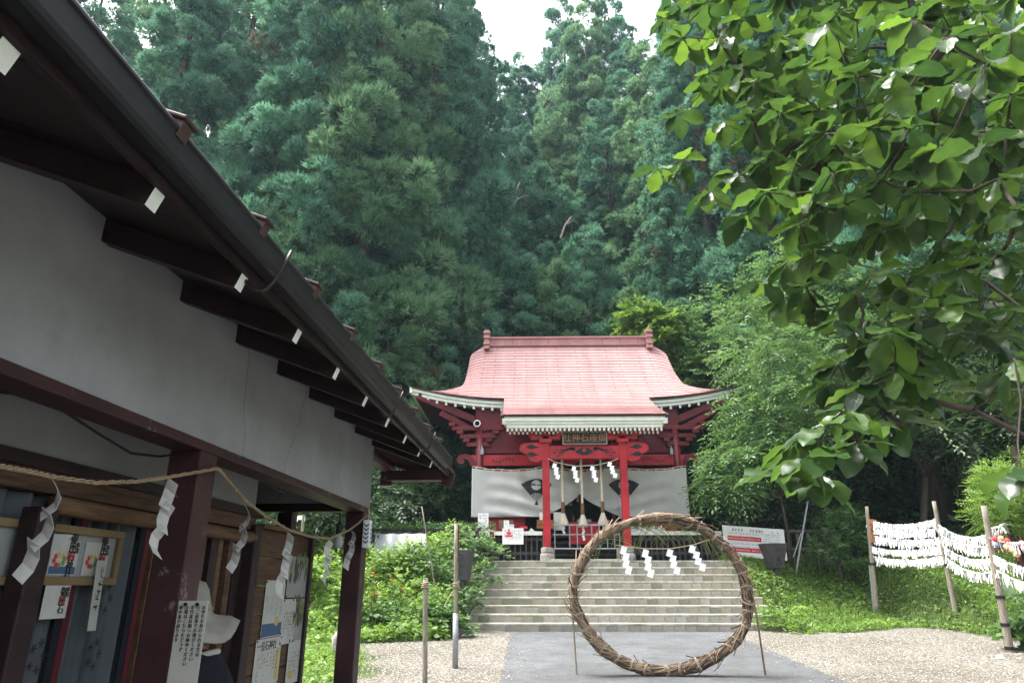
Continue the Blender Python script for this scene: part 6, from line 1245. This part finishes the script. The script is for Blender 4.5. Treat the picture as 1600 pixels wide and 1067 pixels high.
broad('shade_tree', 'dark shaded broadleaf tree behind the fortune papers', gp(1440, 20), lobes((1390, 640, 20, 1.8, .8), (1450, 600, 20.5, 2.0, .8), (1500, 660, 19.5, 1.7, .8), (1430, 520, 21, 2.0, .8), (1530, 560, 20, 2.0, .9)), 1500, 34, L_dark, .12, leaf=.18, nl=9, lw=.42, spray=.6, droop=.35)
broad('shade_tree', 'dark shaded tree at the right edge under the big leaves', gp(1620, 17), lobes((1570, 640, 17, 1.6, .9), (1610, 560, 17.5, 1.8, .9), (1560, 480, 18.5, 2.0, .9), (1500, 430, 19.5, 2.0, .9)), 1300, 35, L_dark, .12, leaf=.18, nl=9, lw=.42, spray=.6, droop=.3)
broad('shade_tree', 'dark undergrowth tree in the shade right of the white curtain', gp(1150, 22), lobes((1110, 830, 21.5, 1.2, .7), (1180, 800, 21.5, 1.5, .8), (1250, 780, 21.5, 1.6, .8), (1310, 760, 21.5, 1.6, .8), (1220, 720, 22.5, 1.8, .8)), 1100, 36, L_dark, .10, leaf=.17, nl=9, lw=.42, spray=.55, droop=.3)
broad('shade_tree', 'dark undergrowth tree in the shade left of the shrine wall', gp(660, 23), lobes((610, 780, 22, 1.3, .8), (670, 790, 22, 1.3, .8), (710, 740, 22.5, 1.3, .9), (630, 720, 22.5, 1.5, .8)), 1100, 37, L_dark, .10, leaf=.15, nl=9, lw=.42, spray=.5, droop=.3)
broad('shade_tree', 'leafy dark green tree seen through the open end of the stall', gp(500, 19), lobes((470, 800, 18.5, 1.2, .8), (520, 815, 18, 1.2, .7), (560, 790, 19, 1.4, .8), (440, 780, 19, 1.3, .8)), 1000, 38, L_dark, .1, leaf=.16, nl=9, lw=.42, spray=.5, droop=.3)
broad('shrub', 'small glossy shrub between the bent pipe and the wooden sign', gp(1312, 18.3), lobes((1300, 835, 18.2, .42, .9), (1318, 810, 18.3, .38, .9), (1290, 860, 18.0, .36, .8), (1330, 845, 18.3, .35, .9)), 420, 39, L_broad, .03, cat='shrub', leaf=.09, nl=9, lw=.5, spray=.28, droop=.1)
broad('shrub', 'bright bushy evergreen at the right edge behind the charms', gp(1610, 14.8), lobes((1590, 765, 14.6, .8, .9), (1565, 800, 14.4, .6, .8), (1610, 820, 14.4, .8, .8), (1560, 750, 14.8, .4, .5)), 1500, 40, L_lime, .06, cat='shrub', leaf=.08, nl=9, lw=.35, spray=.24, droop=.05)
broad('shrub', 'low broad leaved weeds behind the thick stake at the right edge', gp(1628, 12.6), lobes((1622, 955, 12.5, .33, .7), (1612, 985, 12.4, .22, .6)), 45, 41, L_broad, .02, cat='plant', leaf=.24, nl=5, lw=.75, spray=.3, droop=.2)
broad('shrub', 'yellow green weeds at the right foot of the stairs', gp(1222, 15.3), lobes((1222, 965, 15.2, .42, .8), (1235, 985, 15.0, .36, .5), (1205, 975, 15.3, .3, .6)), 220, 42, L_lime, .015, cat='plant', leaf=.10, nl=7, lw=.55, spray=.24, droop=.15)

# far slope: uncountable undergrowth under the stand
def leaf_cover(name, n, xr, yr, cond, hfun, leaf, m, seed, lw=.55, up=.6):
    R = np.random.default_rng(seed); x = R.uniform(*xr, n); y = R.uniform(*yr, n); k = cond(x, y); x, y = x[k], y[k]; n = len(x); z = gh(x, y) + hfun(x, y, R) * R.random(n) ** .7
    P = np.stack([x, y, z], -1); D = norm(R.normal(size=(n, 3)) * [1, 1, .45] + [0, -.2, -.05]); nr = norm(R.normal(size=(n, 3)) * .55 + [0, -.25, up]); S = norm(np.cross(D, nr)); L = leaf * R.uniform(.6, 1.35, n)
    patch = .5 + .22 * np.sin(x * 2.1 + 1.3 * np.sin(y * 1.7)) * np.cos(y * 2.3 - x)
    o = link(name, npmesh(name, quads(P, D, S, L, L * lw, .08), 4, m, np.clip(patch + R.normal(0, .2, n), 0, 1))); o['kind'] = 'stuff'; return o
bump = lambda x, y: (.5 + .5 * np.sin(x * 2.7 + 1.1 * np.sin(y * 2.1))) * (.5 + .5 * np.cos(y * 3.1 - x * 1.4))
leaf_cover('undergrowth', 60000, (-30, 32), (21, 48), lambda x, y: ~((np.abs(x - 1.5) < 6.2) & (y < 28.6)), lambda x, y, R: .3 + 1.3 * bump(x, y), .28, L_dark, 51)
leaf_cover('undergrowth', 26000, (-40, -8.5), (2, 24), lambda x, y: x < -8.5, lambda x, y, R: .3 + 1.0 * bump(x * .6, y * .6), .34, L_broad, 55)
leftb = lambda x, y: (x < -1.5) & (y > np.interp(x, [-6, -3, -1.5], [12.2, 13.2, 13.6]))
leaf_cover('ground_cover', 52000, (-9, -1.3), (12, 20), leftb, lambda x, y, R: .12 + .75 * bump(x * .8, y * .8) * np.clip((y - 12.5) / 2, .15, 1), .11, L_lime, 52, .62)
leaf_cover('ground_cover', 9000, (-7, -2.4), (8.5, 13.5), lambda x, y: x < np.interp(y, [8, 9.6, 11, 12, 13.4], [-1.9, -2.15, -2.4, -2.75, -3.3]), lambda x, y, R: .05 + .2 * bump(x, y), .07, L_lime, 53, .5)
leaf_cover('ground_cover', 34000, (5.0, 14), (13, 22), lambda x, y: y > np.interp(x, [5.0, 5.2, 8.4, 9.2, 11], [15.3, 15.2, 16.0, 13.3, 12.2]) - .05, lambda x, y, R: .06 + .22 * bump(x, y), .08, L_lime, 54, .55)
def grass(name, n, xr, yr, cond, hr, seed, w=.007):
    R = np.random.default_rng(seed); x = R.uniform(*xr, n); y = R.uniform(*yr, n); k = cond(x, y); x, y = x[k], y[k]; n = len(x); z = gh(x, y) - .02; a = R.uniform(0, 2 * PI, n); patch = .55 + .45 * bump(x * .7 + 3, y * .7)
    h = R.uniform(*hr, n) * patch; ld = np.stack([np.cos(a), np.sin(a), np.zeros(n)], -1) + [0, -.25, 0]; P = np.stack([x, y, z], -1); S = np.stack([-np.sin(a), np.cos(a), np.zeros(n)], -1) * w
    m1 = P + ld * (h * .18)[:, None] + np.array([0, 0, 1.0]) * (h * .6)[:, None]; tp = P + ld * (h * R.uniform(.45, .8, n))[:, None] + np.array([0, 0, 1.0]) * (h * R.uniform(.75, .98, n))[:, None]
    V = np.stack([P - S, P + S, m1 + S * .8, m1 - S * .8, m1 - S * .8, m1 + S * .8, tp + S * .1, tp - S * .1], -2).reshape(-1, 3); tone = np.repeat(np.clip(.48 + .25 * (patch - .6) + R.normal(0, .18, n), 0, 1), 2)
    o = link(name, npmesh(name, V, 4, L_grass, tone)); o['kind'] = 'stuff'; return o
rightb = lambda x, y: y > np.interp(x, [5.0, 5.2, 8.4, 9.2, 11, 13], [15.3, 15.15, 15.95, 13.2, 12.0, 11.5]) + .12 * np.sin(x * 9)
grass('grass', 42000, (4.95, 13), (12.2, 21), rightb, (.08, .27), 61, .006)
grass('grass', 16000, (-7, -2.0), (8.2, 14), lambda x, y: x < np.interp(y, [8, 9.6, 11, 12, 13.4, 14], [-1.9, -2.1, -2.35, -2.7, -3.3, -3.4]) + .15 * np.sin(y * 9), (.06, .22), 62, .005)
grass('grass', 9000, (-9, -1.4), (12.8, 20), leftb, (.2, .6), 63)
# sparse weeds in the gravel
grass('grass', 700, (4.2, 9), (9, 14), lambda x, y: (np.sin(x * 2.3) * np.sin(y * 1.9) > .72), (.03, .09), 64, .005)
# ---- shrubs on the left bank: leafy domes
def shrub(label, px, py, Y, r, n, m, seed, leaf=.13, grp='leafy shrubs on the left bank', lw=.62, rz=.75):
    c = at(px, py, Y); g = gz(c.x, Y); t = thing('shrub', label, 'shrub', (c.x, Y, g), 0, grp); R = np.random.default_rng(seed); nm = n // 7; lob = [(R.uniform(-.6, .6) * r, R.uniform(-.5, .5) * r, max(.25 * r, c.z - g) + R.uniform(-.35, .3) * r) for _ in range(6)]
    d = norm(R.normal(size=(nm, 3)) + [0, -.25, .45]); k = R.integers(0, 6, nm); tip = np.array(lob)[k] + d * [.62 * r, .62 * r, .5 * r] * R.uniform(.55, 1.05, (nm, 1)); V = []; T = []; tone = np.clip(.5 + .2 * R.normal(size=nm), .04, 1)
    for q in range(7):                                        # whorl of leaves at each shoot tip
        a = q * 2.4 + R.uniform(0, 2 * PI, nm); e = norm(np.stack([np.cos(a), np.sin(a), np.full(nm, .12) - .05 * q], -1) + d * .45); P = tip - d * (.02 * q) * 1.2; nr = norm(d * .6 + [0, 0, .8] + R.normal(0, .25, (nm, 3))); S = norm(np.cross(e, nr)); L = leaf * R.uniform(.7, 1.15, nm) * (.6 + .09 * q)
        V.append(quads(P, e, S, L, L * lw, .10)); T.append(np.clip(tone + R.normal(0, .08, nm) + .05 * (3 - q), 0, 1))
    link('foliage', npmesh('foliage', np.concatenate(V), 4, m, np.concatenate(T)), t); c2 = MB()
    for l in lob: c2.tube([(0, 0, -.05), (l[0] * .5, l[1] * .5, l[2] * .55), l], [.016, .012, .006], 5)
    c2.build('stem', M_twig, t); return t
for k, a in enumerate((('big leafy shrub at the top left corner of the stairs', 742, 858, 17.2, 1.0, 900, L_broad), ('leafy shrub spilling over the left edge of the upper steps', 728, 905, 16.2, .85, 700, L_broad), ('leafy shrub against the left edge of the middle steps', 722, 945, 15.2, .62, 520, L_broad), ('dark green shrub behind the tapered box on the left', 690, 890, 16.0, .9, 750, L_broad), ('bright shrub in front of the plastic sheet', 650, 870, 16.6, .9, 800, L_lime), ('bright shrub between plastic sheet and stall post', 600, 885, 16.2, .85, 750, L_lime),
    ('shrub behind the orange flowers', 625, 930, 15.0, .7, 600, L_lime), ('low shrub at the gravel edge below the orange flowers', 610, 975, 14.2, .65, 560, L_broad), ('low shrub at the gravel edge behind the short wooden stake', 665, 970, 14.2, .68, 600, L_broad), ('low shrub at the gravel edge beside the tall pole', 712, 975, 14.2, .45, 360, L_broad), ('yellow green shrub seen between board and far stall post', 512, 890, 15.5, .8, 700, L_lime), ('sunlit shrub low behind the far stall post', 555, 930, 14.6, .7, 560, L_lime), ('bright shrub near the stall bulletin board', 480, 900, 14.8, .7, 560, L_lime), ('shrub at the very top of the left bank beside the veranda', 700, 845, 17.8, .8, 640, L_lime))):
    shrub(*a, seed=300 + k)
# hedge behind the fence, left
t = thing('hedge', 'low clipped hedge behind the dark fence left of the shrine', 'hedge', (-3.0, 19.6, gz(-3, 19.6))); R_ = np.random.default_rng(9); n = 7000; P = np.stack([R_.uniform(-2.1, 2.1, n), R_.uniform(-.4, .4, n), at(680, 815, 19.5).z - gz(-3, 19.6) - .42 + R_.uniform(-.3, .40, n)], -1); D = rdir(n); L = R_.uniform(.04, .08, n)
link('foliage', npmesh('foliage', quads(P, D, side_of(D), L, L * .5, .05), 4, L_broad, np.clip(.4 + .2 * R_.normal(size=n), 0, 1)), t); c = MB()
for q in range(9): c.tube([(-2 + q * .5, 0, -.2), (-2 + q * .5 + .05, .05, at(680, 815, 19.5).z - gz(-3, 19.6) - .3)], [.02, .012], 5)
c.build('stem', M_twig, t)
# orange lilies
for k, (px, py, Y) in enumerate(((582, 896, 14.6), (585, 899, 14.5), (610, 901, 14.5), (614, 908, 14.4), (588, 918, 14.2), (628, 920, 14.1), (585, 928, 14.1), (579, 932, 14.1), (588, 931, 14.1))):
    p = at(px, py, Y); g = gz(p.x, Y); t = thing('orange_lily', 'orange lily flower in the cluster on the left bank beside the far stall post', 'flower', (p.x, Y, g), k * .7, 'orange lilies on the left bank'); h = p.z - g; c = MB(); c.tube([(0, 0, 0), (.03, 0, h * .6), (0, 0, h)], [.008, .006, .004], 5); c.build('stem', M_green, t)
    for q in range(6):
        a = q * PI / 3; d = Vector((math.cos(a), math.sin(a), 0)); s_ = Vector((-d.y, d.x, 0)); c = MB(); u_ = Vector((0, 0, 1)); b0 = u_ * h
        c.add([b0, b0 + d * .035 + u_ * .03 - s_ * .014, b0 + d * .07 + u_ * .025, b0 + d * .035 + u_ * .03 + s_ * .014], [(0, 1, 2, 3)]); c.build('petal', M_orange, t)
# ---- trailing vine with small pale leaves, right
for k, (pts, Y, lab) in enumerate((([(1182, 730), (1168, 765), (1160, 790), (1166, 808)], 17.6, 'trailing pale leaved vine in the dark gap right of the white curtain'), ([(1456, 648), (1470, 672), (1490, 695), (1515, 715)], 15.0, 'trailing vine of small pale leaves below the large leaves at the right'))):
    q = [at(x, y, Y) for x, y in pts]; t = thing('hanging_vine', lab, 'vine', q[0]); c = MB(); c.tube(q, [.008, .007, .006, .004], 5); c.build('stem', M_twig, t, world=True)
    for j in range(20):
        f = j / 20 * 3; i = min(2, int(f)); p = q[i].lerp(q[i + 1], f - i); c = MB(); a = j * 2.3; d = Vector((math.cos(a), -.4, -.7 + .3 * math.sin(a))).normalized() * .075; s_ = Vector((-d.z, 0, d.x)).normalized() * .026; c.add([p, p + d * .5 - s_, p + d, p + d * .5 + s_], [(0, 1, 2, 3)]); c.build('leaf', mat('pale_vine_leaf', (.20, .27, .13), .4, spec=.5), t, world=True)

# ================================================================== LARGE-LEAVED TREE, upper right foreground
def big_tree():
    rg = random.Random(77)
    # leaf shapes: wavy obovate blades folded along the midrib
    LM = []
    for q in range(5):
        c = MB(); n = 8; W_ = .30 + .05 * q % .08; V = []
        for i in range(n + 1):
            f = i / n; w = W_ * (math.sin(PI * min(1, f ** 1.15 * .97 + .02)) ** .8) * (1 + .09 * math.sin(i * 2.6 + q) ); z = -.16 * f * f + .02 * math.sin(i * 1.7 + q * 2); fold = .10 + .05 * math.sin(q)
            V += [(f, -w, z + w * fold * 2.2 + .03 * math.sin(i * 2.2 + q)), (f, -w * .5, z + w * fold * .8), (f, 0, z), (f, w * .5, z + w * fold * .8), (f, w, z + w * fold * 2.2 + .03 * math.sin(i * 2.4 + q * 3))]
        c.add(V, [(i * 5 + j, (i + 1) * 5 + j, (i + 1) * 5 + j + 1, i * 5 + j + 1) for i in range(n) for j in range(4)])
        me = c.mesh('leaf', L_big, smooth=True); a = me.attributes.new('tone', 'FLOAT', 'FACE'); tb = (.12, .32, .5, .22, .95)[q]; a.data.foreach_set('value', [min(1, max(0, tb + rg.uniform(-.05, .05))) for _ in me.polygons]); LM.append(me)
    # veins show in the leaf material
    nt = L_big.node_tree; b = nt.nodes['Principled BSDF']; tc = nt.nodes.new('ShaderNodeTexCoord'); sp = nt.nodes.new('ShaderNodeSeparateXYZ'); nt.links.new(tc.outputs['Object'], sp.inputs[0])
    ab = nt.nodes.new('ShaderNodeMath'); ab.operation = 'ABSOLUTE'; nt.links.new(sp.outputs['Y'], ab.inputs[0]); ml = nt.nodes.new('ShaderNodeMath'); ml.operation = 'MULTIPLY'; ml.inputs[1].default_value = -.75; nt.links.new(ab.outputs[0], ml.inputs[0]); ad = nt.nodes.new('ShaderNodeMath'); nt.links.new(sp.outputs['X'], ad.inputs[0]); nt.links.new(ml.outputs[0], ad.inputs[1])
    m9 = nt.nodes.new('ShaderNodeMath'); m9.operation = 'MULTIPLY'; m9.inputs[1].default_value = 9; nt.links.new(ad.outputs[0], m9.inputs[0]); fr = nt.nodes.new('ShaderNodeMath'); fr.operation = 'PINGPONG'; fr.inputs[1].default_value = .5; nt.links.new(m9.outputs[0], fr.inputs[0])
    mn = nt.nodes.new('ShaderNodeMath'); mn.operation = 'MINIMUM'; nt.links.new(fr.outputs[0], mn.inputs[0]); m2 = nt.nodes.new('ShaderNodeMath'); m2.operation = 'MULTIPLY'; m2.inputs[1].default_value = 8; nt.links.new(ab.outputs[0], m2.inputs[0]); nt.links.new(m2.outputs[0], mn.inputs[1])
    rp = nt.nodes.new('ShaderNodeMapRange'); rp.inputs[1].default_value = 0; rp.inputs[2].default_value = .12; rp.inputs[3].default_value = 1; rp.inputs[4].default_value = 0; nt.links.new(mn.outputs[0], rp.inputs[0])
    bp = nt.nodes.new('ShaderNodeBump'); bp.invert = True; bp.inputs['Strength'].default_value = .5; bp.inputs['Distance'].default_value = .004; nt.links.new(rp.outputs[0], bp.inputs['Height']); nt.links.new(bp.outputs[0], b.inputs['Normal'])
    CLU = [(1040, 30, 7), (1075, 80, 7), (1060, 180, 6.5), (1100, 140, 6.5), (1030, 262, 6), (1070, 250, 6), (1120, 60, 6), (1160, 30, 5.5), (1130, 190, 6), (1150, 270, 5.5), (1110, 300, 5.5), (1180, 130, 5.5), (1220, 60, 5), (1290, 40, 4.5), (1220, 180, 5), (1260, 110, 5), (1165, 335, 5), (1200, 300, 5), (1240, 270, 5), (1290, 210, 5), (1300, 270, 4.5), (1320, 320, 4.5), (1275, 300, 4.5), (1250, 350, 5), (1340, 120, 4), (1400, 110, 3.8), (1360, 200, 4.5), (1420, 200, 4.5), (1470, 230, 4), (1530, 230, 4), (1480, 60, 4), (1540, 100, 4), (1580, 50, 4), (1430, 30, 4.5), (1370, 40, 5), (1490, 130, 4.5), (1580, 150, 4.2), (1560, 280, 4.5), (1440, 300, 5), (1380, 280, 5),
        (1190, 440, 5.5), (1230, 410, 5.2), (1270, 390, 5), (1260, 450, 5.2), (1300, 400, 5), (1310, 500, 5), (1350, 540, 5), (1390, 520, 4.8), (1430, 500, 5), (1400, 580, 4.8), (1350, 600, 4.8), (1320, 640, 4.5), (1290, 665, 4.3), (1262, 715, 4.3), (1215, 732, 4.5), (1300, 700, 4.5), (1340, 690, 4.6), (1380, 640, 5), (1440, 560, 5), (1470, 480, 5), (1500, 420, 5), (1560, 400, 5), (1590, 330, 4.5), (1590, 480, 4.5), (1585, 560, 4.5), (1560, 520, 5), (1595, 730, 4), (1200, 250, 5.4), (1330, 250, 5.2), (1230, 470, 5.6), (1280, 480, 5.2), (1340, 460, 5.3), (1370, 420, 5.2), (1400, 450, 5.4), (1380, 570, 5.4), (1420, 540, 5.2), (1310, 570, 5.2), (1440, 620, 5.2), (1410, 660, 5), (1360, 660, 4.9), (1240, 690, 4.6), (1330, 620, 5.2), (1290, 600, 5.4), (1280, 740, 4.5), (1460, 420, 5.6), (1500, 520, 5.4), (1540, 470, 5.6), (1250, 220, 5.6), (1180, 210, 6), (1390, 160, 5)]
    P = [at(x, y, Y + rg.uniform(-.3, .3)) for x, y, Y in CLU]; NC = len(P)
    # deeper clusters that close the crown at the upper right
    for k in range(330):
        x, y = rg.uniform(1050, 1680), rg.uniform(-60, 330); 
        if y > 60 + (x - 1050) * 1.1 and x < 1180: continue
        P.append(at(x, y, rg.uniform(5.5, 9)))
    for k in range(40): P.append(at(rg.uniform(1330, 1650), rg.uniform(330, 620), rg.uniform(5.5, 7.5)))
    base = Vector((6.6, 5.4, gz(6.6, 5.4))); t = thing('large_leaf_tree', 'tree with very large drooping leaves whose boughs fill the upper right', 'tree', base)
    # scaffold: trunk outside the frame, main limbs, then every cluster joins the nearest wood
    trunk = [base + Vector((0, 0, -.3)), base + Vector((-.1, 0, 1.6)), base + Vector((-.05, .15, 3.2)), base + Vector((-.2, .1, 5.0)), base + Vector((-.4, 0, 6.6))]
    nodes = list(trunk); par = [-1, 0, 1, 2, 3]; todo = list(range(len(P))); idx = {}
    start = len(nodes)
    for tgt, src in ((at(1560, 175, 5.2), 2), (at(1540, 440, 5.3), 1), (at(1480, 60, 5.6), 3), (at(1400, 20, 7.5), 3), (at(1520, 640, 4.9), 1)): nodes.append(tgt); par.append(src)
    cost = {i: min((((nodes[j] - P[i]).length * (1.0 if P[i].x < nodes[j].x + .2 else 1.6), j) for j in range(1, len(nodes)))) for i in todo}
    while todo:
        i = min(todo, key=lambda q: cost[q][0]); todo.remove(i); j = cost[i][1]; nodes.append(P[i]); par.append(j); me_ = len(nodes) - 1; idx[i] = me_
        for q in todo:
            d = (P[i] - P[q]).length * (1.0 if P[q].x < P[i].x + .2 else 1.6)
            if d < cost[q][0]: cost[q] = (d, me_)
    load = [1] * len(nodes)
    for k in range(len(nodes) - 1, 0, -1): load[par[k]] += load[k]
    c = MB(); c.tube(trunk, [.16, .14, .12, .10, .06], 10); c.build('trunk', M_bark, t, world=True, smooth=True); c = MB()
    for k in range(5, len(nodes)):
        a, b_ = nodes[par[k]], nodes[k]; r1 = .003 + .0019 * load[k] ** .58; r0 = r1 * 1.25; d = b_ - a; L = d.length
        mid = [a.lerp(b_, f) + Vector((rg.uniform(-.05, .05), rg.uniform(-.05, .05), -.06 + rg.uniform(-.05, .05))) * L * (1 if 0 < f < 1 else 0) for f in (0, .35, .7, 1)]; c.tube(mid, [r0, r0 * .9 + r1 * .1, r1, r1], 6)
    c.build('branch', M_twig, t, world=True, smooth=True)
    objs = 0; SV = []; SF = []; ST = []
    Q = [(q.co.copy()) for q in LM[0].vertices]
    for i, p in enumerate(P):
        nl = rg.choice((5, 6, 6, 7)) if i < NC else rg.choice((6, 7, 8)); a0 = rg.uniform(0, 2 * PI); prev = nodes[par[idx[i]]]; d0 = (p - prev).normalized()
        for q in range(nl):
            a = a0 + q * 2 * PI / nl + rg.uniform(-.3, .3); L = rg.uniform(.19, .30) * (1.0 if i < NC else 1.05); pitch = rg.uniform(.0, 1.2)
            dr = Vector((math.cos(a), math.sin(a), 0)) + d0 * .55; dr.z = -math.tan(pitch) * .7; dr.normalize(); up = Vector((rg.uniform(-.35, .35), rg.uniform(-.35, .35), 1)); y = up.cross(dr).normalized(); z = dr.cross(y); M_ = Matrix((dr, y, z)).transposed().to_4x4(); s0 = p + dr * .03
            k = rg.choice((0, 0, 1, 1, 2, 2, 3, 4))
            if i < 10 and rg.random() < .3: k = 4
            if i < NC and objs < 300:
                o = link('leaf', LM[k], t); o.matrix_basis = Matrix.Translation(s0 - base) @ M_ @ Matrix.Diagonal((L, L, L, 1)); objs += 1
            else:
                me = LM[k]; vs = [s0 + (M_.to_3x3() @ (v.co * L)) - base for v in me.vertices]
                n0 = len(SV); SV += vs
                for f in me.polygons: SF.append(tuple(n0 + x for x in f.vertices)); ST.append((.12, .32, .5, .22, .95)[k])
    # the rest of the leaves, past three hundred
    m2_ = L_big
    me = bpy.data.meshes.new('leaf_mass'); me.from_pydata([tuple(v) for v in SV], [], SF); me.materials.append(leafmat('large_leaf_mass', (0.016, 0.042, 0.014), (0.085, 0.165, 0.030), .38, .36, .5)); me.polygons.foreach_set('use_smooth', [True] * len(SF)); a = me.attributes.new('tone', 'FLOAT', 'FACE'); a.data.foreach_set('value', ST); o = link('leaf_mass', me, t); o['kind'] = 'stuff'
    return t
big_tree()
